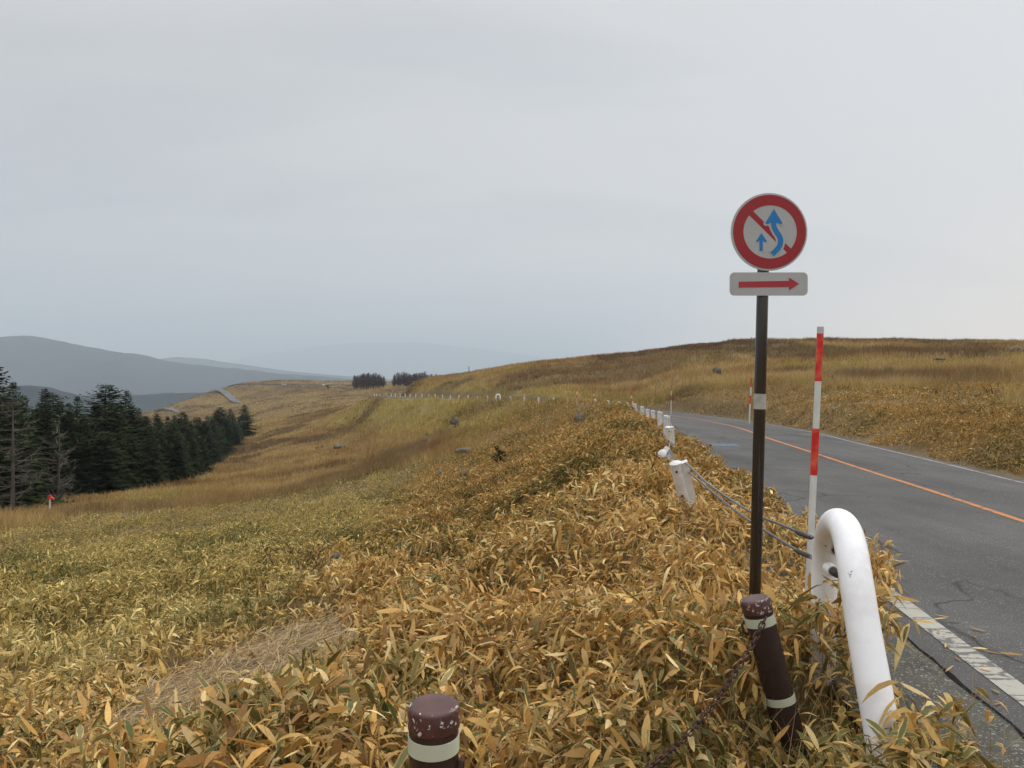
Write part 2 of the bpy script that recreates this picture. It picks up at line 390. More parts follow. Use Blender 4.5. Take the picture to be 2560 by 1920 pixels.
def heath(x, y):
    """dark shrubby patches on the hills"""
    r = np.hypot(x, y)
    k = sstep(0.56, 0.66, fbm(x, y * 0.6, 13, 61)) * 0.8 + sstep(0.55, 0.64, fbm(x, y * 0.5, 34, 67)) * 0.6
    top = sstep(95, 150, r) * sstep(0.1, 0.5, np.arctan2(x, y)) * sstep(0.43, 0.56, fbm(x, y * 0.5, 17, 71))
    return np.clip(np.maximum(k, top), 0, 1) * sstep(30, 60, r)

# ------------------------------------------------------------------ ground
m_ground, nt, b = mat('ground_earth', 0.95, 0.1)
a = nd(nt, 'ShaderNodeAttribute', attribute_name='tint'); p = pos(nt)
n1 = ramp(nt, noise(nt, 9, 6, 0.7, p), [(0.3, 0.45), (0.7, 1.25)]); n2 = ramp(nt, noise(nt, 0.35, 7, 0.7, p), [(0.3, 0.7), (0.7, 1.2)])
nt.links.new(mixc(nt, 1.0, mixc(nt, 1.0, a.outputs['Color'], n1, 'MULTIPLY'), n2, 'MULTIPLY'), b.inputs['Base Color'])
bump(nt, b, noise(nt, 22, 6, 0.7, p), 0.6, 0.03)
gth = np.unique(np.concatenate([np.linspace(-math.pi, -0.95, 60), np.linspace(-0.95, 0.95, 760), np.linspace(0.95, math.pi, 60)]))
glr = np.linspace(math.log(0.8), math.log(28000), 620)
rr = np.exp(glr)
BOX = (-14500, 2700, -1500, 28500)
sx, cy_ = np.sin(gth), np.cos(gth)
rmax = np.minimum(np.where(sx > 0, (BOX[1] - 80) / np.maximum(sx, 1e-6), (BOX[0] + 80) / np.minimum(sx, -1e-6)), np.where(cy_ > 0, (BOX[3] - 80) / np.maximum(cy_, 1e-6), (BOX[2] + 80) / np.minimum(cy_, -1e-6)))
fr = sstep(math.log(900), glr[-1], glr)[None]            # only the far rings are drawn in
lrr = glr[None] * (1 - fr) + np.minimum(glr[None], np.log(rmax)[:, None]) * fr
lrr = np.minimum(lrr, math.log(900) + (np.log(rmax)[:, None] - math.log(900)) * np.clip((glr[None] - math.log(900)) / (glr[-1] - math.log(900)), -9, 1) + 1e-9)
rr2 = np.exp(lrr)
gx = (sx[:, None] * rr2).ravel(); gy = (cy_[:, None] * rr2).ravel()
gh, gd = land(gx, gy, True)
gb = bamboo(gx, gy, gd); ghe = heath(gx, gy); grr = np.hypot(gx, gy)
col = np.array([0.19, 0.13, 0.055]) * gb[:, None] + np.array([0.18, 0.122, 0.052]) * (1 - gb)[:, None]
farb = sstep(40, 110, grr)[:, None] * gb[:, None]
col = col * (1 - farb) + np.array([0.28, 0.215, 0.07]) * farb
col = col * (1 - 0.6 * ghe[:, None]) + np.array([0.085, 0.058, 0.035]) * 0.6 * ghe[:, None]
pt = patch(gx, gy)[:, None]; col = col * (1 - pt) + np.array([0.26, 0.2, 0.115]) * pt
verge = (sstep(2.4, 2.8, np.abs(gd)) * (1 - sstep(3.4, 4.2, np.abs(gd))))[:, None]
col = col * (1 - verge) + np.array([0.15, 0.108, 0.06]) * verge
forest_far = sstep(850, 1300, grr)[:, None]
col = col * (1 - forest_far) + np.array([0.05, 0.055, 0.035]) * forest_far
nT, nR = len(gth), len(rr)
ii = (np.arange(nT - 1)[:, None] * nR + np.arange(nR - 1)[None]).ravel()
tris = np.concatenate([np.stack([ii, ii + nR, ii + nR + 1], 1), np.stack([ii, ii + nR + 1, ii + 1], 1)])
# the disc under the camera
cen = len(gx); gx = np.append(gx, 0); gy = np.append(gy, 0); gh = np.append(gh, gh[::nR].mean()); col = np.vstack([col, col[0]])
i0 = np.arange(nT - 1) * nR
tris = np.concatenate([tris, np.stack([np.full(nT - 1, cen), i0 + nR, i0], 1)])
tris = tris[:, ::-1]
tri_mesh('ground', np.stack([gx, gy, gh], 1), tris, m_ground, np.hstack([col, np.ones((len(col), 1))]), smooth=True, kind='structure')

# ------------------------------------------------------------------ road
m_asph, nt, b = mat('asphalt', 0.85, 0.3); p = pos(nt)
base = ramp(nt, noise(nt, 0.6, 6, 0.65, p), [(0.3, (0.045, 0.043, 0.041)), (0.7, (0.083, 0.081, 0.077))])
agg = noise(nt, 95, 2, 0.6, p)
base = mixc(nt, ramp(nt, agg, [(0.60, 0.0), (0.72, 1.0)]), base, (0.27, 0.265, 0.255))
base = mixc(nt, ramp(nt, agg, [(0.28, 0.75), (0.42, 0.0)]), base, (0.03, 0.03, 0.03))
pat = ramp(nt, noise(nt, 0.22, 3, 0.5, p, 0.6), [(0.52, 1.0), (0.56, 0.90)]); base = mixc(nt, 1.0, base, pat, 'MULTIPLY')
st_ = nd(nt, 'ShaderNodeMapping'); nt.links.new(p, st_.inputs[0]); st_.inputs['Rotation'].default_value = (0, 0, 0.13); st_.inputs['Scale'].default_value = (1.1, 0.05, 1)
base = mixc(nt, 1.0, base, ramp(nt, noise(nt, 1.0, 4, 0.6, st_.outputs[0]), [(0.35, 0.8), (0.65, 1.18)]), 'MULTIPLY')
vw = nd(nt, 'ShaderNodeMixRGB'); vw.inputs[0].default_value = 0.28
nt.links.new(p, vw.inputs[1]); nz = nd(nt, 'ShaderNodeTexNoise'); nz.inputs['Scale'].default_value = 2.2; nz.inputs['Detail'].default_value = 5
nt.links.new(p, nz.inputs['Vector']); nt.links.new(nz.outputs['Color'], vw.inputs[2])
vo = nd(nt, 'ShaderNodeTexVoronoi', feature='DISTANCE_TO_EDGE'); vo.inputs['Scale'].default_value = 0.75; nt.links.new(vw.outputs[0], vo.inputs['Vector'])
cr = ramp(nt, vo.outputs['Distance'], [(0.004, 1.0), (0.012, 0.0)])
cmask = ramp(nt, noise(nt, 0.55, 3, 0.6, p), [(0.44, 0.0), (0.54, 1.0)])
crk = math_n(nt, 'MULTIPLY', cr, cmask)
base = mixc(nt, math_n(nt, 'MULTIPLY', crk, 0.8), base, (0.018, 0.018, 0.017))
nt.links.new(base, b.inputs['Base Color'])
bump(nt, b, math_n(nt, 'SUBTRACT', agg, crk), 0.5, 0.006)
def worn_paint(name, col, wear):
    m, nt, b = mat(name, 0.75, 0.3); p = pos(nt)
    n = noise(nt, 30, 6, 0.75, p); n2 = noise(nt, 1.6, 4, 0.6, p)
    k = ramp(nt, math_n(nt, 'ADD', math_n(nt, 'MULTIPLY', n, 0.7), math_n(nt, 'MULTIPLY', n2, 0.3)), [(wear, 1.0), (wear + 0.06, 0.0)])
    mp = nd(nt, 'ShaderNodeMapping'); nt.links.new(p, mp.inputs[0]); mp.inputs['Scale'].default_value = (2.2, 11, 1)
    mp.inputs['Rotation'].default_value = (0, 0, -0.15)
    vv = nd(nt, 'ShaderNodeMixRGB'); vv.inputs[0].default_value = 0.35; nt.links.new(mp.outputs[0], vv.inputs[1])
    nn = nd(nt, 'ShaderNodeTexNoise'); nn.inputs['Scale'].default_value = 9; nt.links.new(p, nn.inputs['Vector']); nt.links.new(nn.outputs['Color'], vv.inputs[2])
    vo = nd(nt, 'ShaderNodeTexVoronoi', feature='DISTANCE_TO_EDGE'); vo.inputs['Scale'].default_value = 1.0; nt.links.new(vv.outputs[0], vo.inputs['Vector'])
    cr = ramp(nt, vo.outputs['Distance'], [(0.015, 0.9), (0.05, 0.0)])
    k = math_n(nt, 'MAXIMUM', k, cr)
    nt.links.new(mixc(nt, k, col, (0.085, 0.082, 0.078)), b.inputs['Base Color'])
    bump(nt, b, math_n(nt, 'SUBTRACT', 1.0, k), 0.5, 0.003)
    return m
m_white_line = worn_paint('worn_white_paint', (0.33, 0.315, 0.27), 0.38)
m_grey_line = worn_paint('faded_white_paint', (0.27, 0.26, 0.23), 0.42)
m_orange_line = worn_paint('worn_orange_paint', (0.42, 0.15, 0.035), 0.34)
m_blue_mark = worn_paint('blue_paint', (0.075, 0.16, 0.28), 0.46)
m_faint_mark = worn_paint('faint_blue_paint', (0.06, 0.10, 0.16), 0.52)
m_concrete, nt, b = mat('gutter_concrete', 0.9, 0.2); p = pos(nt)
c0 = ramp(nt, noise(nt, 5, 7, 0.7, p), [(0.3, (0.042, 0.040, 0.033)), (0.7, (0.105, 0.10, 0.083))])
c0 = mixc(nt, ramp(nt, noise(nt, 80, 2, 0.5, p), [(0.58, 0.0), (0.72, 0.8)]), c0, (0.36, 0.35, 0.32))
nt.links.new(c0, b.inputs['Base Color']); bump(nt, b, noise(nt, 60, 4, 0.7, p), 0.6, 0.008)
def road_point(i, d):
    n = np.array([RT[i, 1], -RT[i, 0]]); x, y = RP[i, 0] + n[0] * d, RP[i, 1] + n[1] * d
    return x, y, float(road_z(np.array(d), RP[i, 2], RP[i, 1]))
def ribbon(name, offs, lift, m, i0=0, i1=None, parent=None, skirt=0.0, jag=0.0, widths=None):
    i1 = len(RP) if i1 is None else i1; bm = bmesh.new(); rows = []
    for i in range(i0, i1):
        row = []
        for q, d in enumerate(offs):
            dd = d
            if jag and q in (0, len(offs) - 1): dd = d + jag * (R.random() - 0.5)
            x, y, z = road_point(i, dd); row.append(bm.verts.new((x, y, z + lift)))
        if skirt:
            x, y, z = road_point(i, offs[0] - 0.005); row.insert(0, bm.verts.new((x, y, z + lift - skirt)))
            x, y, z = road_point(i, offs[-1] + 0.005); row.append(bm.verts.new((x, y, z + lift - skirt)))
        rows.append(row)
    for a_, b_ in zip(rows, rows[1:]):
        for k in range(len(a_) - 1): bm.faces.new((a_[k], a_[k + 1], b_[k + 1], b_[k]))
    return obj(name, bm, m, parent)
road = ribbon('road', [-2.94, -2.2, -1.4, -0.7, 0, 0.7, 1.4, 2.1, 2.72], 0, m_asph, skirt=0.12, jag=0.022); tag(road, kind='structure')
ribbon('edge_line', [-2.78, -2.705, -2.63], 0.004, m_white_line, parent=road)
ribbon('edge_line', [2.41, 2.46, 2.51], 0.004, m_grey_line, parent=road)
ribbon('centre_line', [-0.055, 0, 0.055], 0.004, m_orange_line, parent=road)
def idx_y(y): return int(np.argmin(np.abs(RP[:, 1] - y)))
ib = idx_y(17.0); ribbon('lane_mark', [-2.0, -1.3], 0.004, m_blue_mark, ib, ib + 5, parent=road)
ib = idx_y(23.3); ribbon('lane_mark', [1.65, 2.3], 0.004, m_faint_mark, ib, ib + 4, parent=road)
sh = ribbon('road_shoulder', [-3.62, -3.3, -2.945], -0.014, m_concrete, 0, idx_y(6.5), skirt=0.02, jag=0.05); tag(sh, kind='structure')

# the same road again on the far hillside, draped on the land
def drape(name, pts, width, m, lift=0.06):
    P = catmull([(*at(u, HOR, Y).xy, 0) for u, Y in pts], 14)[:, :2]
    T = np.gradient(P, axis=0); T /= np.linalg.norm(T, axis=1)[:, None]; bm = bmesh.new(); rows = []
    full_w = width
    for i_, (q, t) in enumerate(zip(P, T)):
        width = full_w * min(1, 0.25 + 0.06 * i_, 0.25 + 0.06 * (len(P) - 1 - i_))
        n = np.array([t[1], -t[0]])
        zc_ = max(gz(*(q + n * k)) for k in (-width / 2, 0, width / 2)) + lift
        rows.append([bm.verts.new((*(q + n * (k * width / 2)), zc_ + dz)) for k, dz in ((-1.02, -1.2), (-1, 0), (0, 0.03), (1, 0), (1.02, -1.2))])
    for a_, b_ in zip(rows, rows[1:]):
        for k in range(4): bm.faces.new((a_[k], a_[k + 1], b_[k + 1], b_[k]))
    return obj(name, bm, m)
m_far_road, nt, b = mat('far_asphalt', 0.9, 0.2)
nt.links.new(ramp(nt, noise(nt, 0.08, 4, 0.6, pos(nt)), [(0.3, (0.10, 0.10, 0.10)), (0.7, (0.14, 0.14, 0.138))]), b.inputs['Base Color'])
for pts in ([(604, 555), (585, 590), (562, 640), (548, 670), (556, 690), (590, 692), (640, 680), (700, 672), (760, 668), (830, 660), (900, 650), (980, 640)],
            [(386, 575), (400, 572), (415, 560), (432, 540), (446, 515)]):
    tag(drape('road', pts, 7.0, m_far_road), kind='structure')

# ------------------------------------------------------------------ mountains far off, each a solid ridge
m_mtn, nt, b = mat('mountain_forest', 0.95, 0.05)
nt.links.new(ramp(nt, noise(nt, 0.004, 8, 0.7, pos(nt)), [(0.35, (0.012, 0.022, 0.026)), (0.7, (0.036, 0.046, 0.048))]), b.inputs['Base Color'])
def mountain(name, outline, Y, depth, seed, rough):
    us_ = np.array([o[0] for o in outline], float); vs_ = np.array([o[1] for o in outline], float)
    N = 220; u = np.linspace(us_[0], us_[-1], N); v = pchip(us_, vs_, u)
    t = np.linspace(-1, 1, 41)
    X = (u - 1280) / F * Y; crest = EYE - (v - HOR) / F * Y
    V = []
    for k, s in enumerate(t):
        yy = Y + s * depth + (fbm(X, X * 0 + s * 900, 900, seed) - 0.5) * depth * 0.25 * abs(s)
        fall = np.abs(s) ** 1.15
        z = crest * (1 - fall) + (-270) * fall
        spur = (fbm(X, X * 0 + yy * 0.35, 700, seed + 5) - 0.5) * 2
        z = z + spur * depth * 0.07 * np.sin(np.pi * np.abs(s)) + (fbm(X, yy, 120, seed + 9) - 0.5) * rough * (1 - abs(s) * 0.3)
        V.append(np.stack([X * (1 + s * 0.02), yy, z], 1))
    V = np.concatenate(V); ii = (np.arange(40)[:, None] * N + np.arange(N - 1)[None]).ravel()
    T = np.concatenate([np.stack([ii, ii + 1, ii + N + 1], 1), np.stack([ii, ii + N + 1, ii + N], 1)])
    return tri_mesh(name, V, T, m_mtn, smooth=True, kind='structure')
mountain('mountain', [(-1100, 880), (-900, 870), (-500, 845), (-200, 838), (0, 843), (50, 840), (110, 846), (200, 862), (290, 880), (350, 886), (395, 899), (470, 910), (560, 919), (700, 933), (850, 946), (1000, 958), (1200, 975)], 5600, 1700, 3, 18)
mountain('mountain', [(-200, 905), (200, 902), (380, 899), (440, 893), (500, 896), (560, 905), (640, 916), (720, 927), (860, 940), (1000, 950)], 9300, 1500, 13, 10)
mountain('mountain', [(560, 905), (700, 880), (820, 862), (930, 856), (1020, 855), (1100, 861), (1200, 872), (1320, 888), (1440, 906)], 26500, 1000, 23, 10)
# nearer wooded hills in the valley
mountain('wooded_hill', [(-600, 985), (-200, 972), (20, 968), (80, 966), (120, 968), (160, 978), (210, 992), (260, 1008), (330, 1025), (420, 1045)], 1750, 330, 33, 14)
mountain('wooded_hill', [(-100, 992), (120, 988), (230, 990), (300, 986), (360, 988), (430, 985), (500, 980), (550, 974), (620, 974), (700, 985)], 2300, 380, 43, 16)
# ------------------------------------------------------------------ vegetation
def scatter(n, r0, r1, power, th0=-0.92, th1=0.92):
    """n spots between two distances, thinning out with distance"""
    u = rng.random(n)
    k = 2 - power
    r = (r0 ** k + u * (r1 ** k - r0 ** k)) ** (1 / k)
    t = rng.uniform(th0, th1, n)
    return np.sin(t) * r, np.cos(t) * r
TAN = np.array([[0.62, 0.355, 0.100], [0.70, 0.450, 0.155], [0.48, 0.250, 0.060], [0.78, 0.58, 0.27], [0.36, 0.195, 0.065], [0.66, 0.40, 0.125], [0.56, 0.385, 0.12]])
YEL = np.array([0.71, 0.60, 0.225])
m_leaf = leaf_material('bamboo_leaf')
m_grass = leaf_material('dry_grass', green=(0.09, 0.10, 0.025), vein=False, trans=0.2)

def leaves(base, phi, e0, L, W, droop, roll, tint, green, full):
    """curved lanceolate blades; full: five sections, else a folded kite"""
    n = len(L); cp, sp = np.cos(phi), np.sin(phi)
    rad = np.stack([cp, sp, np.zeros(n)], 1); side0 = np.stack([-sp, cp, np.zeros(n)], 1)
    up = np.array([0, 0, 1.0])
    nrm = -np.sin(e0)[:, None] * rad + np.cos(e0)[:, None] * up
    side = np.cos(roll)[:, None] * side0 + np.sin(roll)[:, None] * nrm
    def mid(t): return base + rad * (L * t * np.cos(e0) * (1 - 0.18 * droop * t))[:, None] + up * (L * (t * np.sin(e0) - droop * t * t))[:, None]
    if full:
        V = []; A = []
        for t, w in ((0, .12), (.22, .8), (.5, 1.), (.78, .68)):
            c = mid(t); V += [c - side * (W * w / 2)[:, None], c + side * (W * w / 2)[:, None]]; A += [-1, 1]
        V.append(mid(1.0)); A.append(0)
        m = 9; T = np.array([[0, 1, 3], [0, 3, 2], [2, 3, 5], [2, 5, 4], [4, 5, 7], [4, 7, 6], [6, 7, 8]])
    else:
        c = mid(0.45); dn = nrm * (W * 0.18)[:, None]
        V = [mid(0), c - side * (W / 2)[:, None] + dn, c + side * (W / 2)[:, None] + dn, mid(1.0)]; A = [0, -1, 1, 0]
        m = 4; T = np.array([[0, 2, 3], [0, 3, 1]])
    V = np.stack(V, 1).reshape(-1, 3)
    T = (np.arange(n)[:, None, None] * m + T[None]).reshape(-1, 3)
    colr = np.repeat(np.hstack([tint, green[:, None]]), m, 0)
    return V, T, colr, np.tile(np.array(A, float), n)

def bamboo_patch(name, n, r0, r1, power, nl, scale, full, stems=True, th=(-0.92, 0.92), dens_far=1.0):
    x, y = scatter(n, r0, r1, power, *th)
    z, d = land(x, y, True); bm_ = bamboo(x, y, d)
    cl = fbm(x, y, 0.7, 91)
    lim = np.where(d < 0, -d > 2.64 + 0.70 * (1 - sstep(4.3, 5.9, y)) + 0.35 * (1 - sstep(3.0, 4.2, y)) + (fbm(x, y, 0.9, 95) - 0.5) * 0.5, d > 3.2 + (fbm(x, y, 1.3, 96) - 0.5) * 1.0)
    keep = (rng.random(n) < bm_ * (0.45 + 0.9 * cl)) & lim
    x, y, z, d, cl, bm_ = (q[keep] for q in (x, y, z, d, cl, bm_))
    n = len(x); r = np.hypot(x, y)
    # lower towards the road edge and the hollow
    edge = np.where(d < 0, np.clip((-d - 2.5) / 1.1, np.where(y > 4.8, 0.62, 0.25), 1.12), np.clip((d - 2.9) / 1.4, 0.28, 1))
    h = (0.10 + 0.46 * sstep(0.22, 0.78, fbm(x, y, 0.95, 93)) + rng.normal(0, 0.045, n)) * edge * (1 - 0.7 * patch(x, y, 0.95, 1.75))
    sx_, sy_ = x - 1.25, y - 3.15; tt_ = np.clip(-(sx_ * 1.42 + sy_ * 1.42) / (1.42 ** 2 * 2), 0, 1)      # pressed down along the chain
    dch = np.hypot(sx_ + 1.42 * tt_, sy_ + 1.42 * tt_)
    h = h * (1 - 0.68 * np.exp(-(dch / 0.32) ** 2)) * (1 - 0.5 * np.exp(-((x - 1.30) ** 2 + (y - 3.2) ** 2) / 0.15)) * (1 - 0.62 * np.exp(-((x - 1.55) ** 2 / 0.35 + (y - 6.5) ** 2 / 1.6))) * (1 - 0.5 * np.exp(-((x - 1.80) ** 2 + (y - 9.0) ** 2) / 0.5)) * np.where(d > 0, 0.8, 1.0)
    h = h * (1 + 0.55 * np.exp(-((x - 1.42) ** 2 + (y - 2.5) ** 2) / 0.10))
    h = h * (1 + 0.5 * np.exp(-((x - 1.62) ** 2 + (y - 3.62) ** 2) / 0.05))
    h = np.clip(h, 0.05, 0.55)
    gpatch = sstep(0.50, 0.66, fbm(x, y, 1.5, 97)) * 0.8 + sstep(0.5, 0.62, fbm(x, y, 8, 98)) * 0.14
    gpatch = gpatch + 0.55 * np.exp(-((x - 1.35) ** 2 + (y - 3.0) ** 2) / 0.9)      # greener about the bollard and pipe
    mid = sstep(1.0, 3.5, -x - 0.10 * y + 1.0 * fbm(x, y, 3, 90)) * sstep(5, 9, r)        # the open field on the left is yellower and greener
    gpatch = np.where(d > 0, gpatch * 0.8 + 0.05, gpatch + 0.30 * mid + 0.6 * np.exp(-((x + 2.5) ** 2 / 1.4 + (y - 4.2) ** 2 / 0.9)) * fbm(x, y, 0.8, 89) * 2)
    lean = rng.normal(0, 0.16, (n, 2)) * h[:, None] + np.array([0.05, -0.02])
    tone = fbm(x, y, 2.3, 99)
    idx = np.repeat(np.arange(n), nl); m = len(idx); k = np.tile(np.arange(nl), n)
    lev = np.where(rng.random(m) < 0.55, rng.uniform(0.86, 1.02, m), rng.uniform(0.38, 0.9, m))
    base = np.stack([x[idx] + lean[idx, 0] * lev, y[idx] + lean[idx, 1] * lev, z[idx] + h[idx] * lev], 1)
    sweep = 7.0 * fbm(x, y, 1.6, 88) + rng.normal(0, 0.5, n); loose = rng.random(n) < 0.45
    phi = np.where(loose[idx], (rng.uniform(0, 2 * math.pi, n)[idx] + k * 2.4 + rng.normal(0, 0.4, m)), sweep[idx] + rng.normal(0, 0.85, m))
    psz = np.exp(rng.normal(0, 0.22, n))
    e0 = rng.normal(0.22, 0.55, m); droop = np.clip(rng.normal(0.5, 0.38, m), -0.1, 1.4)
    L = np.clip(rng.normal(0.108, 0.028, m) * psz[idx] * np.where(d[idx] > 0, 0.75, 1 - 0.25 * mid[idx]), 0.04, 0.165) * scale; W = L * np.where(rng.random(m) < 0.28, rng.uniform(0.05, 0.09, m), rng.uniform(0.12, 0.25, m))
    ti = rng.integers(0, len(TAN), m); tint = TAN[ti] * (1 - 0.55 * mid[idx, None]) + YEL * 0.55 * mid[idx, None]
    tint = np.clip(tint * (0.60 + 0.10 * mid[idx] + 0.64 * rng.random(m) + 0.45 * (tone[idx] - 0.5))[:, None], 0, 0.85)
    gr = (rng.random(m) < np.clip(0.06 + 0.75 * gpatch[idx] + 0.30 * (0.75 - lev), 0.03, 0.85)).astype(float) * rng.uniform(0.55, 1.0, m)
    V, T, cc, A = leaves(base, phi, e0, L, W, droop, rng.normal(0, 0.8, m), tint, gr, full)
    if stems:
        off = len(V); w = 0.0018 * scale
        p0 = np.stack([x, y, z - 0.02], 1); p1 = np.stack([x + lean[:, 0], y + lean[:, 1], z + h], 1)
        a_ = rng.uniform(0, math.pi, n); sv = np.stack([np.cos(a_), np.sin(a_), 0 * a_], 1) * w
        SV = np.stack([p0 - sv, p0 + sv, p1], 1).reshape(-1, 3)
        ST = off + np.arange(n)[:, None] * 3 + np.array([[0, 1, 2]])
        V = np.vstack([V, SV]); T = np.vstack([T, ST]); cc = np.vstack([cc, np.tile([0.30, 0.21, 0.09, 0.2], (3 * n, 1))]); A = np.append(A, np.zeros(3 * n))
    return V, T, cc, A
def join(parts):
    V, T, cc, A = [], [], [], []; off = 0
    for v, t, c_, a_ in parts:
        V.append(v); T.append(t + off); cc.append(c_); A.append(a_); off += len(v)
    return np.vstack(V), np.vstack(T), np.vstack(cc), np.concatenate(A)
def blades(n, r0, r1, power, nb, hmin, hmax, wfun, where, name, th=(-0.92, 0.92), spread=0.28, tintf=None):
    """tufts of upright dry blades"""
    x, y = scatter(n, r0, r1, power, *th); z, d = land(x, y, True)
    keep = where(x, y, d); x, y, z, d = x[keep], y[keep], z[keep], d[keep]; n = len(x)
    r = np.hypot(x, y); big = 0.55 + 0.9 * fbm(x, y, 6, 111)
    tint, gr = tintf(x, y, d)
    idx = np.repeat(np.arange(n), nb); m = len(idx)
    h = rng.uniform(hmin, hmax, m) * big[idx]; a_ = rng.uniform(0, 2 * math.pi, m); off = rng.normal(0, 0.10, (m, 2)) * (1 + r[idx] / 60)[:, None]
    base = np.stack([x[idx] + off[:, 0], y[idx] + off[:, 1], z[idx] - 0.04], 1)
    ln = rng.normal(0, spread, (m, 2)) * h[:, None] + np.array([0.10, 0.02]) * h[:, None]
    w = wfun(r[idx]); sv = np.stack([np.cos(a_), np.sin(a_), 0 * a_], 1) * (w / 2)[:, None]
    midp = base + np.stack([ln[:, 0] * 0.3, ln[:, 1] * 0.3, h * 0.55], 1); tip = base + np.stack([ln[:, 0], ln[:, 1], h], 1)
    V = np.stack([base - sv * 0.8, base + sv * 0.8, midp - sv, midp + sv, tip], 1).reshape(-1, 3)
    T = (np.arange(m)[:, None, None] * 5 + np.array([[0, 1, 3], [0, 3, 2], [2, 3, 4]])[None]).reshape(-1, 3)
    t2 = tint[idx] * rng.uniform(0.75, 1.25, m)[:, None]
    cc = np.repeat(np.hstack([t2, (gr[idx] * rng.random(m))[:, None]]), 5, 0)
    return V, T, cc, np.zeros(len(V))

near = join([bamboo_patch('n', 26000, 1.3, 9.5, 0.6, 6, 1.0, True)])
midb = join([bamboo_patch('m', 125000, 9, 27, 0.9, 6, 1.0, False)])
farb_ = join([bamboo_patch('f', 210000, 26, 105, 1.25, 5, 1.25, False, stems=False)])
def sprigs(spots, nl=7):
    n = len(spots); S_ = np.array(spots); idx = np.repeat(np.arange(n), nl); m = len(idx); z = land(S_[:, 0], S_[:, 1])
    lev = np.where(rng.random(m) < 0.6, rng.uniform(0.88, 1.0, m), rng.uniform(0.45, 0.9, m)); ln = rng.normal(0, 0.05, (n, 2))
    base = np.stack([S_[idx, 0] + ln[idx, 0] * lev, S_[idx, 1] + ln[idx, 1] * lev, z[idx] + S_[idx, 2] * lev], 1)
    L = np.clip(rng.normal(0.115, 0.028, m), 0.06, 0.17)
    tint = TAN[rng.integers(0, len(TAN), m)] * rng.uniform(0.65, 1.1, m)[:, None]
    v, t, c_, a_ = leaves(base, rng.uniform(0, 6.28, m), rng.normal(0.1, 0.5, m), L, L * rng.uniform(0.13, 0.24, m), np.clip(rng.normal(0.6, 0.35, m), 0, 1.4), rng.normal(0, 0.7, m), tint, (rng.random(m) < 0.35) * rng.uniform(0.5, 1, m), True)
    p0 = np.stack([S_[:, 0], S_[:, 1], z - 0.02], 1); p1 = p0 + np.stack([ln[:, 0], ln[:, 1], S_[:, 2] + 0.02], 1); sv = np.array([0.0016, 0, 0])
    SV = np.stack([p0 - sv, p0 + sv, p1], 1).reshape(-1, 3)
    return np.vstack([v, SV]), np.vstack([t, len(v) + np.arange(n)[:, None] * 3 + np.array([[0, 1, 2]])]), np.vstack([c_, np.tile([0.33, 0.24, 0.11, 0.2], (3 * n, 1))]), np.append(a_, np.zeros(3 * n))
sp_ = [(R.uniform(1.28, 1.62), R.uniform(2.4, 2.72), R.uniform(0.38, 0.66)) for _ in range(15)]       # about the foot of the pipe loop
sp_ += [(R.uniform(1.50, 1.76), R.uniform(3.40, 3.72), R.uniform(0.6, 0.80)) for _ in range(16)]
sp_ += [(R.uniform(1.65, 2.15), R.uniform(2.9, 3.6), R.uniform(0.15, 0.42)) for _ in range(12)]
bb_ = join([near, midb, farb_, sprigs(sp_)]); tri_mesh('bamboo_grass', bb_[0], bb_[1], m_leaf, bb_[2], bb_[3], kind='stuff')

BROWN = np.array([0.31, 0.180, 0.065]); PALE = np.array([0.48, 0.345, 0.145]); DARK = np.array([0.105, 0.060, 0.034]); OLIVE = np.array([0.46, 0.355, 0.095])
def meadow_tint(x, y, d):
    k = np.clip(0.5 + 1.9 * (fbm(x, y, 9, 121) - 0.5) + 1.2 * (fbm(x, y, 2.5, 127) - 0.5), 0, 1)[:, None]; hp = heath(x, y)[:, None]; bb = bamboo(x, y, d)[:, None]
    t = BROWN * (1 - k) + PALE * k
    t = t * (1 - bb) + OLIVE * bb
    return t * (1 - 0.85 * hp) + DARK * 0.85 * hp, 0.5 * bb[:, 0]
forest_front = lambda x, y: np.ones_like(x, bool)
gA = blades(26000, 27, 75, 1.1, 9, 0.45, 1.05, lambda r: np.maximum(0.008, r * 0.0004), lambda x, y, d: (rng.random(len(x)) > bamboo(x, y, d) * 1.6) & (np.abs(d) > 4.2), 'g', tintf=meadow_tint)
gB = blades(100000, 60, 330, 1.3, 6, 0.35, 0.85, lambda r: r * 0.00062, lambda x, y, d: (np.abs(d) > 4.2) & (rng.random(len(x)) > bamboo(x, y, d) * 0.5), 'g', tintf=meadow_tint)
gC = blades(30000, 300, 860, 1.4, 4, 0.4, 0.9, lambda r: r * 0.0008, lambda x, y, d: (np.abs(d) > 5), 'g', th=(-0.75, 0.6), tintf=meadow_tint)
# thin dry stalks standing out of the near bamboo and lining the road
def straw_tint(x, y, d):
    return np.tile(np.array([0.42, 0.29, 0.125]), (len(x), 1)) * (0.7 + 0.6 * fbm(x, y, 2, 131))[:, None], 0.25 * np.ones(len(x))
gD = blades(5000, 1.5, 20, 0.8, 4, 0.3, 0.62, lambda r: np.maximum(0.0028, r * 0.0004), lambda x, y, d: (np.abs(d) > 3.5) & (rng.random(len(x)) < 0.25 + (np.abs(d) < 4.3) * 0.6), 'g', spread=0.5, tintf=straw_tint)
gE = blades(9000, 8, 60, 1.2, 6, 0.08, 0.3, lambda r: np.maximum(0.004, r * 0.0005), lambda x, y, d: (d > 2.85) & (d < 4.6), 'g', spread=0.6, tintf=straw_tint)
gF = blades(3000, 1.5, 16, 0.8, 5, 0.05, 0.2, lambda r: np.maximum(0.003, r * 0.0004), lambda x, y, d: (d < -3.05) & (d > -4.2) & (rng.random(len(x)) < 0.7), 'g', spread=0.9, tintf=straw_tint)
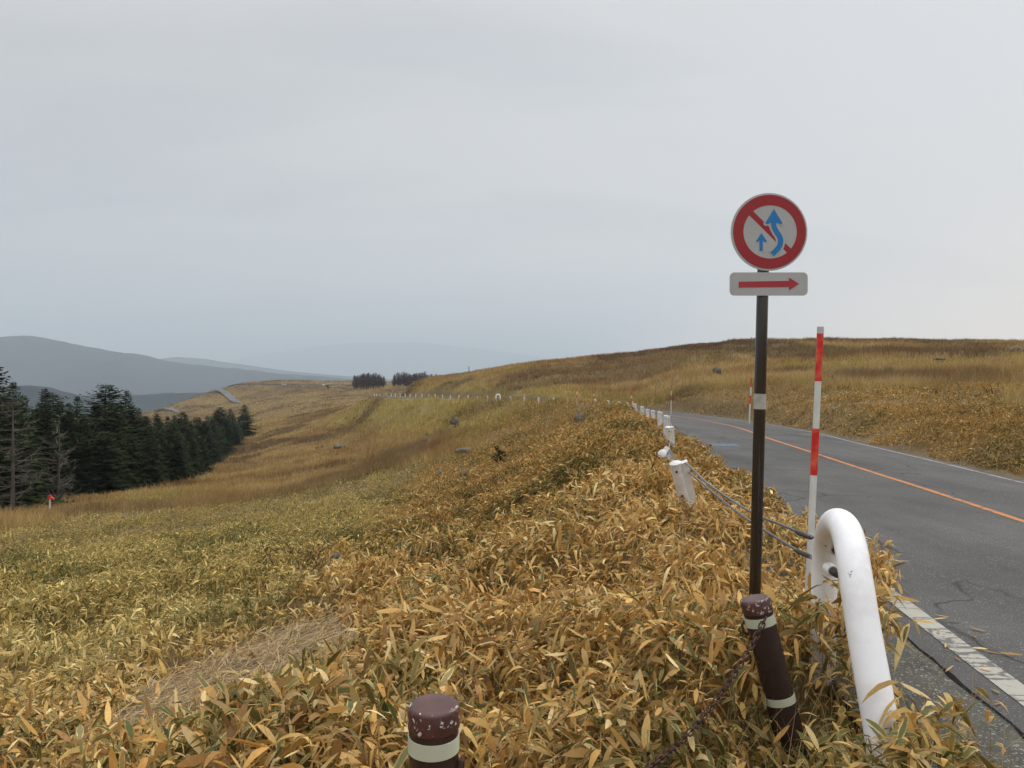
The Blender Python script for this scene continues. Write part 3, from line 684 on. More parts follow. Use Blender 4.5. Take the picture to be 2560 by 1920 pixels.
gG = blades(9000, 35, 260, 1.2, 9, 0.3, 0.6, lambda r: r * 0.0009, lambda x, y, d: (np.abs(d) > 6) & (fbm(x, y, 3.2, 141) > 0.62) & (rng.random(len(x)) < 0.25 + heath(x, y)), 'g', spread=0.6, tintf=lambda x, y, d: (np.tile(DARK * 1.1, (len(x), 1)), np.zeros(len(x))))
gg = join([gA, gB, gC, gD, gE, gF, gG])
tri_mesh('meadow_grass', gg[0], gg[1], m_grass, gg[2], gg[3], kind='stuff')
# flattened straw in the hollow
n = 10000
x = rng.normal(-2.05, 0.85, n); y = rng.normal(5.55, 1.0, n); k = patch(x, y) > rng.random(n) * 0.9; x, y = x[k], y[k]; n = len(x)
z = land(x, y); ph = rng.normal(0.5, 0.9, n)
st = leaves(np.stack([x, y, z + rng.uniform(0.0, 0.06, n)], 1), ph, rng.normal(0.05, 0.16, n), rng.uniform(0.12, 0.34, n), rng.uniform(0.004, 0.008, n), rng.uniform(0, 0.2, n), rng.normal(0, 0.5, n),
            np.array([0.42, 0.30, 0.155]) * rng.uniform(0.5, 1.3, n)[:, None], np.zeros(n), True)
tri_mesh('flattened_straw', st[0], st[1], m_grass, st[2], st[3], kind='stuff')

# dead leaves blown onto the verge and the road's edge
n = 170; fy = rng.uniform(2.6, 14, n) ** 1.0; fd = -2.45 - np.abs(rng.normal(-0.1, 0.55, n)); kx = [int(np.argmin(np.abs(RP[:, 1] - q))) for q in fy]
fx = RP[kx, 0] + fd * RT[kx, 1]; fz = road_z(fd, RP[kx, 2], fy) + 0.012
st = leaves(np.stack([fx, fy, fz], 1), rng.uniform(0, 6.28, n), rng.normal(0.08, 0.12, n), rng.uniform(0.04, 0.13, n), rng.uniform(0.008, 0.02, n), rng.uniform(0, 0.12, n), rng.normal(0, 0.25, n),
            TAN[rng.integers(0, len(TAN), n)] * rng.uniform(0.5, 1, n)[:, None], np.zeros(n), True)
tri_mesh('fallen_leaves', st[0], st[1], m_leaf, st[2], st[3], kind='stuff')
# ------------------------------------------------------------------ trees
m_fir, nt, b = mat('fir_needles', 0.8, 0.15)
oi = nd(nt, 'ShaderNodeObjectInfo')
c0 = ramp(nt, noise(nt, 0.9, 4, 0.6, pos(nt)), [(0.3, (0.010, 0.016, 0.004)), (0.7, (0.027, 0.039, 0.009))])
c1 = mixc(nt, ramp(nt, oi.outputs['Random'], [(0.0, 0.0), (1.0, 0.45)]), c0, (0.032, 0.044, 0.010))
nt.links.new(c1, b.inputs['Base Color'])
m_bark, nt, b = mat('conifer_bark', 0.9, 0.15)
nt.links.new(ramp(nt, noise(nt, 3, 6, 0.7, objco(nt)), [(0.3, (0.045, 0.034, 0.027)), (0.7, (0.10, 0.082, 0.068))]), b.inputs['Base Color'])
m_dead, nt, b = mat('dead_wood', 0.9, 0.15)
nt.links.new(ramp(nt, noise(nt, 2.5, 6, 0.7, objco(nt)), [(0.3, (0.055, 0.047, 0.040)), (0.7, (0.135, 0.118, 0.10))]), b.inputs['Base Color'])
m_larch, nt, b = mat('bare_larch_twigs', 0.9, 0.1)
nt.links.new(ramp(nt, noise(nt, 0.7, 4, 0.6, pos(nt)), [(0.3, (0.07, 0.042, 0.040)), (0.7, (0.145, 0.088, 0.076))]), b.inputs['Base Color'])

def trunk_bm(h, r, bend=0.0, seed=0):
    q = random.Random(seed); pts = [(bend * math.sin(k / 6 * 2), bend * math.cos(k / 6 * 3) - bend, h * k / 8) for k in range(9)]
    return tube(bmesh.new(), pts, [r * (1 - 0.95 * k / 8) + 0.01 for k in range(9)], 7)
def fir_crown(h, rad, seed, low=0.06, gap=0.34, fine=1.0, top_thin=0.85):
    q = np.random.default_rng(seed); V = []; T = []
    z = h * low; nv = 0
    while z < h * 0.985:
        f = z / h; ln0 = rad * (1 - f) ** top_thin + 0.12
        nb = int(5 + 5 * (1 - f)); ph0 = q.uniform(0, 6.28)
        for k in range(nb):
            if q.random() < 0.08: continue
            ph = ph0 + k * 6.283 / nb + q.normal(0, 0.18); ln = ln0 * q.uniform(0.62, 1.18)
            rise = 0.35 * f - 0.12 + q.normal(0, 0.08); sag = 0.28 * (1 - f) + 0.05
            d = np.array([math.cos(ph), math.sin(ph), 0]); s = np.array([-d[1], d[0], 0])
            ns = max(4, int(ln / 0.24 * fine))
            for j in range(ns):
                t = (j + 0.5) / ns
                c = d * ln * t + np.array([0, 0, z + ln * (rise * t - sag * t * t + 0.16 * t ** 4)])
                wl = ln * 0.36 * (1 - t) ** 0.7 + 0.12
                for sg in (-1, 1):
                    l = wl * q.uniform(0.7, 1.2); w = 0.27 * q.uniform(0.7, 1.3)
                    dd = (d * q.uniform(0.5, 0.9) + s * sg * q.uniform(0.6, 1.0) + np.array([0, 0, q.uniform(-0.35, 0.12)])); dd /= np.linalg.norm(dd)
                    e_ = np.cross(dd, [0, 0, 1]); e_ /= np.linalg.norm(e_) + 1e-9; e_ = e_ + np.array([0, 0, q.normal(0, 0.35)])
                    V += [c, c + dd * l * 0.5 + e_ * w / 2, c + dd * l * 0.5 - e_ * w / 2, c + dd * l]
                    T += [[nv, nv + 1, nv + 3], [nv, nv + 3, nv + 2]]; nv += 4
        z += gap * q.uniform(0.8, 1.2) * (0.6 + 0.5 * (1 - f))
    c = np.array([0, 0, h * 0.93])
    for k in range(10):                                   # leader shoot
        ph = q.uniform(0, 6.28); b0 = c + np.array([0, 0, k / 10 * h * 0.06]); dd = np.array([math.cos(ph) * 0.22, math.sin(ph) * 0.22, 0.2]) * (1 - k / 14)
        V += [b0, b0 + dd + [0.03, 0, 0], b0 + dd - [0.03, 0, 0]]; T.append([nv, nv + 1, nv + 2]); nv += 3
    return np.array(V), np.array(T)
def fir(name, h, rad, seed, label, cat='tree', group=None, **kw):
    t = thing(name, (0, 0, 0), label, cat, group)
    obj('trunk', trunk_bm(h, 0.016 * h + 0.03, 0.05, seed), m_bark, t)
    V, T = fir_crown(h, rad, seed, **kw); tri_mesh('crown', V, T, m_fir, parent=t)
    return t
def dead_tree(h, seed, label, dens=1.0, droop=0.35):
    t = thing('dead_conifer', (0, 0, 0), label, 'dead tree')
    obj('trunk', trunk_bm(h, 0.018 * h, 0.08, seed), m_dead, t)
    q = np.random.default_rng(seed); bm = bmesh.new(); z = h * 0.12
    while z < h * 0.97:
        f = z / h
        for k in range(int(3 * dens + 1)):
            ph = q.uniform(0, 6.28); ln = (2.4 * (1 - f) ** 0.6 + 0.25) * q.uniform(0.3, 1.15); d = Vector((math.cos(ph), math.sin(ph), 0))
            q_r = q.normal(0.12, 0.28)
            P = [Vector((0, 0, z)) + d * ln * s + Vector((0, 0, ln * (q_r * s - droop * s * s + 0.50 * s ** 3))) for s in (0, .35, .7, 1)]
            tube(bm, P, [0.05, 0.04, 0.03, 0.012], 3, False)
            for j in range(int(7 * dens)):
                s = q.uniform(0.3, 1); i = min(int(s * 3), 2); b0 = P[i].lerp(P[i + 1], s * 3 - i)
                dd = (d * q.uniform(0.1, 0.8) + Vector((q.normal(0, 0.7), q.normal(0, 0.7), q.normal(-0.1, 0.45)))).normalized() * ln * q.uniform(0.15, 0.38)
                tube(bm, [b0, b0 + dd * 0.6, b0 + dd + Vector((0, 0, 0.06))], [0.022, 0.016, 0.008], 3, False)
        z += 0.36 * q.uniform(0.3, 2.0)
    obj('branch_work', bm, m_dead, t, smooth=False); return t
kinds = [(12.0, 4.0, 1, 0.72), (12.0, 3.5, 2, 0.85), (12.0, 4.4, 3, 0.62), (12.0, 3.8, 4, 0.78), (12.0, 4.6, 5, 0.55), (12.0, 3.6, 6, 0.70)]
firs = [fir('fir_tree', h, r_, s_, '', group='dark firs of the stand on the left', top_thin=tt, gap=0.30) for h, r_, s_, tt in kinds]
used = [False] * 6
def place_tree(proto_list, i, u, Y, top_v, label, widen=1.0, lift=0):
    p_ = at(u, HOR, Y); z = gz(p_.x, p_.y) - 0.15
    h = (EYE - (top_v - HOR) / F * Y) - z
    o = proto_list[i]
    if used[i]: o = copy_tree(o)
    used[i] = True
    s = h / 12.0; o.location = (p_.x, p_.y, z); o.scale = (s * widen, s * widen, s); o.rotation_euler = (R.uniform(-.02, .02), R.uniform(-.02, .02), R.uniform(0, 6.28))
    o['label'] = label
    return o
LB = {  # the ones that stand out
 (0,): 0}
special = [
 (-6, 58, 912, 'tall fir at the left border of the picture, only its right boughs showing', 1.0),
 (36, 66, 952, 'tall fir with a thin spiky top behind the leafless grey dead conifer', 0.85),
 (113, 73, 968, 'narrow fir with a tiered pointed top above the twiggy dead tree', 0.8),
 (150, 78, 1000, 'shorter pointed fir just right of the tiered narrow fir', 0.8),
 (195, 84, 988, 'fir with a slim top left of the broad dense fir', 0.85),
 (264, 92, 958, 'broadest and densest fir with a rounded bushy top mid-stand', 1.15),
 (311, 94, 973, 'fir with a thin leader close on the right of the broadest fir', 0.85),
 (395, 104, 1030, 'fir with a narrow open top where the stand starts to drop away', 0.8),
 (455, 128, 1028, 'pointed fir in the middle of the lower right half of the stand', 0.95),
 (552, 205, 1016, 'rounded fir next to the last tree of the stand', 1.2),
 (612, 245, 1011, 'last fir at the downhill right end of the stand, trunk visible', 1.15)]
for k, (u, Y, tv, lb, w_) in enumerate(special): place_tree(firs, (0, 1, 3, 5, 1, 4, 3, 0, 2, 4, 2)[k], u, Y, tv, lb, w_ * 1.15)
common = 'dark green fir packed among its neighbours in the stand on the left'
filler = [(-120, 60, 930), (-75, 64, 945), (-40, 72, 960), (10, 70, 990), (60, 78, 985), (85, 74, 1020), (135, 90, 985), (170, 80, 1030), (215, 80, 1040), (235, 90, 1010), (285, 86, 1010), (335, 92, 1005),
          (348, 108, 1022), (365, 98, 1040), (420, 112, 1042), (435, 100, 1055), (478, 118, 1050), (490, 150, 1040), (510, 130, 1058), (515, 175, 1038), (530, 150, 1050), (540, 190, 1028), (575, 215, 1028), (588, 232, 1030),
          (565, 172, 1055), (582, 195, 1050), (-60, 58, 1010), (20, 72, 1060), (75, 78, 1065), (120, 72, 1080), (160, 74, 1090), (210, 78, 1090), (255, 80, 1080), (300, 82, 1075), (330, 84, 1080), (375, 88, 1075), (405, 94, 1080), (445, 98, 1085),
          (480, 105, 1090), (505, 118, 1085), (535, 135, 1080), (555, 155, 1075), (100, 95, 1000), (180, 100, 1005), (0, 85, 985), (250, 105, 1005), (300, 110, 1010), (370, 120, 1045), (430, 140, 1040), (395, 150, 1045), (470, 165, 1040), (320, 130, 1030), (350, 150, 1038), (410, 180, 1050), (450, 190, 1045), (500, 200, 1042), (525, 220, 1040), (545, 230, 1035), (572, 240, 1036), (597, 238, 1040), (520, 165, 1060), (548, 178, 1062), (600, 222, 1055)]
for k, (u, Y, tv) in enumerate(filler): place_tree(firs, (k * 5 + k // 6 + 1) % 6, u + R.uniform(-4, 4), Y + R.uniform(-2, 2), tv + R.uniform(-8, 8), common, R.uniform(1.05, 1.35))
def put_dead(t, h, u, Y, top_v, ro):
    p_ = at(u, HOR, Y); z = gz(p_.x, p_.y) - 0.1; s = ((EYE - (top_v - HOR) / F * Y) - z) / h
    t.location = (p_.x, p_.y, z); t.scale = (s, s, s); t.rotation_euler = (0, 0, ro)
put_dead(dead_tree(11, 51, 'tall leafless grey conifer with hanging twigs at the left edge of the stand', 1.6, 0.5), 11, 31, 54, 985, 0.4)
put_dead(dead_tree(8.5, 57, 'smaller dead conifer with bare upturned branches in front of the firs', 1.1, 0.25), 8.5, 143, 61, 1045, 1.3)

# bare larches far off
def larch(seed):
    t = thing('larch_tree', (0, 0, 0), 'x', 'tree'); q = np.random.default_rng(seed); h = 12.0
    obj('trunk', trunk_bm(h, 0.2, 0.05, seed), m_larch, t); V = []; T = []; nv = 0; z = 2.2
    while z < h:
        f = z / h; ln0 = 2.6 * (1 - f) ** 0.75 * min(1, (f - 0.05) * 4) + 0.2
        for k in range(7):
            ph = q.uniform(0, 6.28); d = np.array([math.cos(ph), math.sin(ph), 0.35]); ln = ln0 * q.uniform(0.6, 1.2)
            for j in range(4):
                b0 = np.array([0, 0, z]) + d * ln * j / 5; dd = (d + q.normal(0, 0.45, 3)) * ln * 0.5; e_ = np.cross(dd, q.normal(0, 1, 3)); e_ = e_ / np.linalg.norm(e_) * 0.11
                V += [b0 - e_, b0 + e_, b0 + dd]; T.append([nv, nv + 1, nv + 2]); nv += 3
        z += 0.33
    tri_mesh('crown', np.array(V), np.array(T), m_larch, parent=t); return t
larches = [larch(71), larch(72), larch(73)]; lused = [False] * 3
def grove(spots, label, group):
    for k, (u, Y, tv) in enumerate(spots):
        p_ = at(u, HOR, Y); z = gz(p_.x, p_.y) - 0.2; h = (EYE - (tv - HOR) / F * Y) - z
        i = k % 3; o = larches[i] if not lused[i] else copy_tree(larches[i]); lused[i] = True
        o.location = (p_.x, p_.y, z); s = h / 12; o.scale = (s * 1.3, s * 1.3, s * R.uniform(0.9, 1.06)); o.rotation_euler = (0, 0, R.uniform(0, 6.28)); o['label'] = label; o['group'] = group
grove([(u + R.uniform(-2, 2), 585 + 12 * (k % 3), 930 + abs(u - 922) * 0.22 + R.uniform(-2, 4)) for k, u in enumerate(np.linspace(885, 960, 30))],
      'bare brown larch in the left one of the two distant groves', 'larches of the left grove')
grove([(u + R.uniform(-2, 2), 590 + 12 * (k % 3), 932 + max(0, u - 1050) * 0.16 + 3 * math.sin(u) + max(0, 995 - u) * 0.3 + R.uniform(-2, 4)) for k, u in enumerate(np.linspace(983, 1100, 42))],
      'bare brown larch in the right one of the two distant groves', 'larches of the right grove')
# ------------------------------------------------------------------ painted metal, wood, stone
m_white = painted('white_coating', (0.86, 0.86, 0.88), 0.33, (0.40, 0.35, 0.29), 0.42, (0.09, 0.08, 0.075), 0.70, 11)
m_post = painted('weathered_white_post', (0.72, 0.72, 0.71), 0.4, (0.28, 0.22, 0.15), 0.55, (0.2, 0.15, 0.11), 0.74, 12)
m_brown = painted('brown_paint', (0.036, 0.020, 0.017), 0.25, (0.10, 0.07, 0.06), 0.3, (0.55, 0.52, 0.50), 0.70, 16)
m_brown_cap = painted('chipped_brown_cap', (0.060, 0.024, 0.020), 0.3, (0.16, 0.08, 0.07), 0.5, (0.5, 0.46, 0.46), 0.61, 30)
nt = m_brown_cap.node_tree; b = nt.nodes['Principled BSDF']; oc = objco(nt)        # paint worn through along the rim
fl = nd(nt, 'ShaderNodeVectorMath', operation='MULTIPLY'); nt.links.new(oc, fl.inputs[0]); fl.inputs[1].default_value = (1, 1, 0)
le = nd(nt, 'ShaderNodeVectorMath', operation='LENGTH'); nt.links.new(fl.outputs[0], le.inputs[0])
rim = ramp(nt, math_n(nt, 'MULTIPLY', le.outputs['Value'], 10.0), [(0.52, 0.0), (0.66, 0.16)])
k_ = ramp(nt, math_n(nt, 'ADD', noise(nt, 55, 5, 0.65, oc), rim), [(0.748, 0.0), (0.765, 1.0)])
nt.links.new(mixc(nt, k_, mixc(nt, ramp(nt, noise(nt, 12, 5, 0.6, oc), [(0.4, 0.0), (0.7, 0.6)]), (0.058, 0.023, 0.019), (0.13, 0.055, 0.045)), (0.50, 0.46, 0.46)), b.inputs['Base Color'])
m_band = painted('pale_reflective_band', (0.52, 0.54, 0.42), 0.4, (0.3, 0.3, 0.22), 0.3, None, 0.7, 12)
m_pole = painted('dark_brown_pole', (0.020, 0.014, 0.012), 0.16, (0.05, 0.04, 0.035), 0.2, None, 0.7, 6)
m_steel = painted('galvanised_steel', (0.20, 0.205, 0.21), 0.45, (0.08, 0.065, 0.05), 0.5, None, 0.7, 20)
m_rust, nt, b = mat('rusty_chain', 0.8, 0.3)
nt.links.new(ramp(nt, noise(nt, 40, 5, 0.7, objco(nt)), [(0.3, (0.025, 0.013, 0.010)), (0.7, (0.085, 0.042, 0.027))]), b.inputs['Base Color'])
m_nut = painted('dark_nut', (0.045, 0.042, 0.04), 0.5, (0.1, 0.07, 0.05), 0.5, None, 0.7, 40)
m_red = painted('red_tape', (0.56, 0.020, 0.014), 0.35, (0.78, 0.24, 0.13), 0.85, None, 0.7, 26)
m_sw = painted('snow_pole_white', (0.62, 0.63, 0.60), 0.4, (0.3, 0.27, 0.22), 0.3, (0.15, 0.13, 0.1), 0.75, 20)
m_tip = painted('grey_tip', (0.50, 0.51, 0.52), 0.5, (0.3, 0.3, 0.3), 0.3, None, 0.7, 20)
m_face = painted('sign_white', (0.42, 0.42, 0.415), 0.5, (0.2, 0.19, 0.17), 0.25, None, 0.7, 7)
m_rim = painted('sign_rim', (0.44, 0.45, 0.46), 0.4, (0.25, 0.25, 0.25), 0.3, None, 0.7, 7)
m_sred = painted('sign_red', (0.31, 0.018, 0.024), 0.5, (0.25, 0.05, 0.05), 0.25, None, 0.7, 7)
m_sred2 = painted('plate_red', (0.37, 0.028, 0.040), 0.5, (0.35, 0.09, 0.09), 0.3, None, 0.7, 7)
m_sblue = painted('sign_blue', (0.014, 0.18, 0.45), 0.5, (0.03, 0.12, 0.25), 0.25, None, 0.7, 7)
m_tape = painted('worn_grey_tape', (0.42, 0.42, 0.36), 0.5, (0.22, 0.22, 0.21), 0.8, None, 0.7, 60)

b_ = m_pole.node_tree.nodes['Principled BSDF']; b_.inputs['Specular IOR Level'].default_value = 0.7; b_.inputs['Coat Weight'].default_value = 0.05; b_.inputs['Coat Roughness'].default_value = 0.08
# ------------------------------------------------------------------ no-overtaking sign
SY = 4.7; K = SY / F                                    # metres per photo pixel there
top = at(1921.5, 581, SY); foot = at(1891.0, 1600, SY)
sg = thing('road_sign', (foot.x, SY, foot.z), 'round red-ringed no-overtaking sign above a red arrow plate on a dark brown pole', 'road sign')
def S(u, v, y=0.0): return Vector(((u * K + (-1280) * K) - foot.x, y, EYE - (v - HOR) * K - foot.z))
ptop = S(1919, 500, 0.05)
obj('pole', tube(bmesh.new(), [Vector((0, 0.05, -0.4)), Vector((0, 0.05, 0)), ptop], 0.0375, 24), m_pole, sg)
q0 = Vector((0, 0.05, 0)).lerp(ptop, (1600 - 1023.5) / 1100); q1 = Vector((0, 0.05, 0)).lerp(ptop, (1600 - 985) / 1100)
obj('reflective_tape', tube(bmesh.new(), [q0, q1], 0.0388, 24, False), m_tape, sg)
def cc(x, y): return 1760 + x / 4.1475, 440 + y / 4.1475          # sign detail, measured on an enlargement
def flat(name, poly, y0, y1, m, parent):
    bm = bmesh.new(); prism(bm, [(S(*cc(x, y)).x, S(*cc(x, y)).z) for x, y in poly], y0, y1); return obj(name, bm, m, parent, smooth=False)
def ell(cx, cy, rx, ry, n=72): return [(cx + rx * math.cos(k * 2 * math.pi / n), cy + ry * math.sin(k * 2 * math.pi / n)) for k in range(n)]
disc = flat('sign_disc', ell(673, 581, 396, 403), -0.004, 0.004, m_rim, sg)
flat('white_field', ell(676, 580, 300, 300), -0.006, -0.0041, m_face, disc)
bm = bmesh.new()                                        # red ring
A = [S(*cc(x, y)) for x, y in ell(676, 580, 376, 382)]; B = [S(*cc(x, y)) for x, y in ell(682, 581, 277, 276)]
for k in range(72):
    j = (k + 1) % 72
    va = [bm.verts.new((p.x, -0.0075, p.z)) for p in (A[k], A[j], B[j], B[k])]; bm.faces.new(va)
    vb = [bm.verts.new((p.x, yy, p.z)) for p, yy in ((A[k], -0.0041), (A[j], -0.0041), (A[j], -0.0075), (A[k], -0.0075))]; bm.faces.new(vb)
bmesh.ops.remove_doubles(bm, verts=bm.verts[:], dist=1e-6); bmesh.ops.recalc_face_normals(bm, faces=bm.faces[:])
obj('red_ring', bm, m_sred, disc, smooth=False)
flat('slash', [(495, 355), (910, 767), (870, 810), (452, 395)], -0.0068, -0.0062, m_sred, disc)
# winding arrow
def stroke(pts, w):
    P = catmull([(x, y, 0) for x, y in pts], 6)[:, :2]; T = np.gradient(P, axis=0); T /= np.linalg.norm(T, axis=1)[:, None]
    N = np.stack([T[:, 1], -T[:, 0]], 1) * w / 2; return [tuple(q) for q in P + N], [tuple(q) for q in P - N]
cl = [(719, 470), (721, 525), (743, 575), (775, 625), (790, 672), (778, 728), (745, 772), (702, 813)]
Ls, Rs = stroke(cl, 54)
head = [(747, 487), (790, 502), (803, 499), (807, 488), (720, 345), (632, 488), (637, 499), (650, 502), (692, 487)]
Lside, Rside = (Ls, Rs) if Ls[2][0] > Rs[2][0] else (Rs, Ls)
flat('winding_arrow', head + [q for q in Rside if q[1] > 490] + list(reversed([q for q in Lside if q[1] > 490])), -0.0095, -0.0080, m_sblue, disc)
Ls, Rs = stroke([(719, 470), (721, 525), (743, 575), (775, 625), (790, 672), (778, 728), (745, 772), (696, 819)], 96)
Lw, Rw = (Ls, Rs) if Ls[2][0] > Rs[2][0] else (Rs, Ls)
hw = [(767, 512), (800, 522), (826, 508), (826, 488), (720, 312), (613, 488), (613, 508), (640, 522), (672, 512)]
flat('white_outline', hw + [q for q in Rw if q[1] > 520] + list(reversed([q for q in Lw if q[1] > 520])), -0.0079, -0.0069, m_face, disc)
flat('small_arrow', [(592, 593), (648, 680), (640, 686), (605, 672), (605, 775), (572, 775), (572, 672), (543, 686), (535, 680)], -0.0085, -0.0061, m_sblue, disc)
pl_poly = []
for cx, cy, a0 in ((1025, 1048, -90), (1025, 1192, 0), (315, 1192, 90), (315, 1048, 180)):
    pl_poly += [(cx + 48 * math.cos(math.radians(a0 + k * 15)), cy + 48 * math.sin(math.radians(a0 + k * 15))) for k in range(7)]
plate = flat('arrow_plate', pl_poly, -0.004, 0.004, m_face, sg)
flat('red_arrow', [(358, 1097), (882, 1088), (876, 1072), (878, 1058), (888, 1060), (981, 1117), (888, 1180), (877, 1180), (876, 1168), (882, 1150), (358, 1156)], -0.0065, -0.0042, m_sred2, plate)
for v in (545, 620, 700, 722):                          # clamps behind the plates
    c_ = S(1917, v, 0.03); obj('clamp', box(bmesh.new(), (c_.x - 0.06, 0.006, c_.z - 0.012), (c_.x + 0.06, 0.03, c_.z + 0.012)), m_steel, sg)

# ------------------------------------------------------------------ bollards and chain
def bollard(name, topc, foot_, label, d=0.14):
    ax = (Vector(topc) - Vector(foot_)); h = ax.length
    t = thing(name, foot_, label, 'bollard', 'brown chain bollards in the bamboo'); t.rotation_euler = ax.to_track_quat('Z', 'Y').to_euler()
    r = d / 2
    obj('shaft', lathe(bmesh.new(), [(0, -0.3), (r, -0.3), (r, h - 0.062)] + [(r - 0.0, h - 0.062)]), m_brown, t)
    obj('cap', lathe(bmesh.new(), [(0, h - 0.066), (r + 0.0025, h - 0.066), (r + 0.003, h - 0.012), (r - 0.001, h - 0.005), (r - 0.008, h - 0.0012), (r - 0.020, h + 0.0008), (r * 0.4, h + 0.0022), (0, h + 0.0026)], 40), m_brown_cap, t)
    obj('reflective_band', lathe(bmesh.new(), [(r - 0.004, h - 0.128), (r + 0.0022, h - 0.128), (r + 0.0022, h - 0.085), (r - 0.004, h - 0.085)], 40), m_band, t)
    obj('reflective_band', lathe(bmesh.new(), [(r - 0.004, h - 0.50), (r + 0.0022, h - 0.50), (r + 0.0022, h - 0.465), (r - 0.004, h - 0.465)], 40), m_band, t)
    return t, h
def staple(t, h, ang, zoff, parent):
    r = 0.07; c, s = math.cos(ang), math.sin(ang); side = Vector((-s, c, 0)); out = Vector((c, s, 0))
    P = [out * (r - 0.01) + side * 0.016 + Vector((0, 0, h - zoff - 0.03)), out * (r + 0.012) + side * 0.016 + Vector((0, 0, h - zoff - 0.02))]
    P = [out * (r + 0.008) + side * 0.016 + Vector((0, 0, h - zoff - 0.055)), out * (r + 0.008) + side * 0.015 + Vector((0, 0, h - zoff - 0.012)), out * (r + 0.010) + side * 0.008 + Vector((0, 0, h - zoff)),
         out * (r + 0.010) - side * 0.008 + Vector((0, 0, h - zoff)), out * (r + 0.008) - side * 0.015 + Vector((0, 0, h - zoff - 0.012)), out * (r + 0.008) - side * 0.016 + Vector((0, 0, h - zoff - 0.055))]
    obj('chain_hook', tube(bmesh.new(), P, 0.007, 8), m_rust, parent)
b1t = at(1085, 1757, 2.02); b1, h1 = bollard('bollard', b1t, (b1t.x - 0.005, b1t.y, -0.12), 'brown bollard standing upright at the bottom edge of the picture')
staple(b1, h1, -math.pi / 2 - 0.15, 0.155, b1)
b2t = at(1886, 1494, 3.5); b2b = at(1948, 1740, 3.46); dirn = (b2b - b2t).normalized()
b2f = b2t + dirn * 0.74; b2, h2 = bollard('bollard', b2t, b2f, 'chipped brown bollard leaning left in front of the sign pole')
hook2 = at(1914, 1545, 3.40); hook1 = Vector((b1t.x + 0.02, b1t.y - 0.085, b1t.z - 0.2))
obj('chain_hook', tube(bmesh.new(), [b2.matrix_world.inverted() @ p for p in ()] or [Vector((0.005, -0.069, h2 - 0.10)), Vector((0.012, -0.088, h2 - 0.12)), Vector((0.012, -0.088, h2 - 0.155)), Vector((0.005, -0.069, h2 - 0.17))], 0.007, 8), m_rust, b2)
ch = bmesh.new(); N = 74
P = [hook2.lerp(hook1, t) - Vector((0, 0, 4 * 0.33 * t * (1 - t))) for t in np.linspace(0, 1, N + 1)]
for k in range(N):
    c_ = (P[k] + P[k + 1]) / 2; d_ = (P[k + 1] - P[k]).normalized(); l = (P[k + 1] - P[k]).length * 0.70; w = 0.0115
    a_ = d_.cross(Vector((0, 0, 1))).normalized(); b_ = a_.cross(d_)
    s_ = (a_ * 0.8 + b_ * 0.6) if k % 2 else (a_ * -0.6 + b_ * 0.8)
    ring = [c_ + d_ * (l - w) * (1 if math.cos(x) > 0 else -1) * (abs(math.cos(x)) > 0.05) + d_ * w * math.cos(x) + s_ * w * math.sin(x) for x in np.linspace(0, 2 * math.pi, 13)]
    tube(ch, ring, 0.0041, 6, False)
tag(obj('chain', ch, m_rust), 'rusty chain hanging from the leaning bollard down to the upright one', 'chain')

# ------------------------------------------------------------------ the white end loop of the cable barrier
gp = thing('barrier_end_loop', (1.66, 3.85, gz(1.66, 3.85)), 'bent white steel pipe loop ending the cable barrier beside the road', 'guard rail')
g0 = Vector(gp.location)
ctrl = [at(2056, 1700, 3.95), at(2059, 1520, 3.93), at(2062, 1410, 3.90), at(2066, 1365, 3.84), at(2075, 1325, 3.70), at(2091, 1306, 3.46), at(2110, 1318, 3.24), at(2126, 1365, 3.10), at(2143, 1470, 2.99),
        at(2160, 1580, 2.92), at(2185, 1720, 2.84), at(2208, 1850, 2.77), at(2240, 2060, 2.68)]
path = [Vector(p) - g0 for p in catmull([tuple(p) for p in ctrl], 8)]
obj('pipe', tube(bmesh.new(), path, 0.066, 28), m_white, gp)
for v_, u_ in ((1367, 2079), (1420, 2073)):             # cable ends: collar and dark nut facing the viewer
    c_ = at(u_ - 3, v_ - 1, 3.80) - g0; dv = Vector((0.05, -1, -0.05))
    col_ = obj('cable_collar', tube(bmesh.new(), [c_, c_ + dv * 0.055], 0.030, 18), m_white, gp)
    obj('nut', tube(bmesh.new(), [c_ + dv * 0.05, c_ + dv * 0.10, c_ + dv * 0.108], [0.023, 0.023, 0.018], 12), m_nut, col_)
# ------------------------------------------------------------------ snow poles
def snow_pole(topp, foot_, bands, rad, label, group=None):
    """bands: fractions from the top where colour changes, starting with a tip"""
    t = thing('snow_pole', foot_, label, 'marker pole', group); ax = Vector(topp) - Vector(foot_); h = ax.length
    t.rotation_euler = ax.to_track_quat('Z', 'Y').to_euler()
    obj('rod', lathe(bmesh.new(), [(0, -0.3), (rad * 1.12, -0.3), (rad * 1.1, h * 0.4), (rad, h - 0.002), (0, h)], 14), m_sw, t)
    for a_, c_, m_ in bands:
        ra = rad * 1.03 + 0.0012 + rad * 0.08 * (c_ > 0.4)
        obj('red_band' if m_ is m_red else 'tip', lathe(bmesh.new(), [(ra - 0.003, h * (1 - c_)), (ra, h * (1 - c_)), (ra, h * (1 - a_)), (ra - 0.003, h * (1 - a_))], 14), m_, t)
    return t
st_, sf = at(2051.5, 817, 4.4), at(2013, 1640, 4.4); span = 1640 - 817
snow_pole(st_, sf, [(0, 17 / span, m_tip), (17 / span, 136 / span, m_red), (254 / span, 370 / span, m_red)], 0.0185, 'tall red and white snow pole right of the sign behind the white pipe loop')
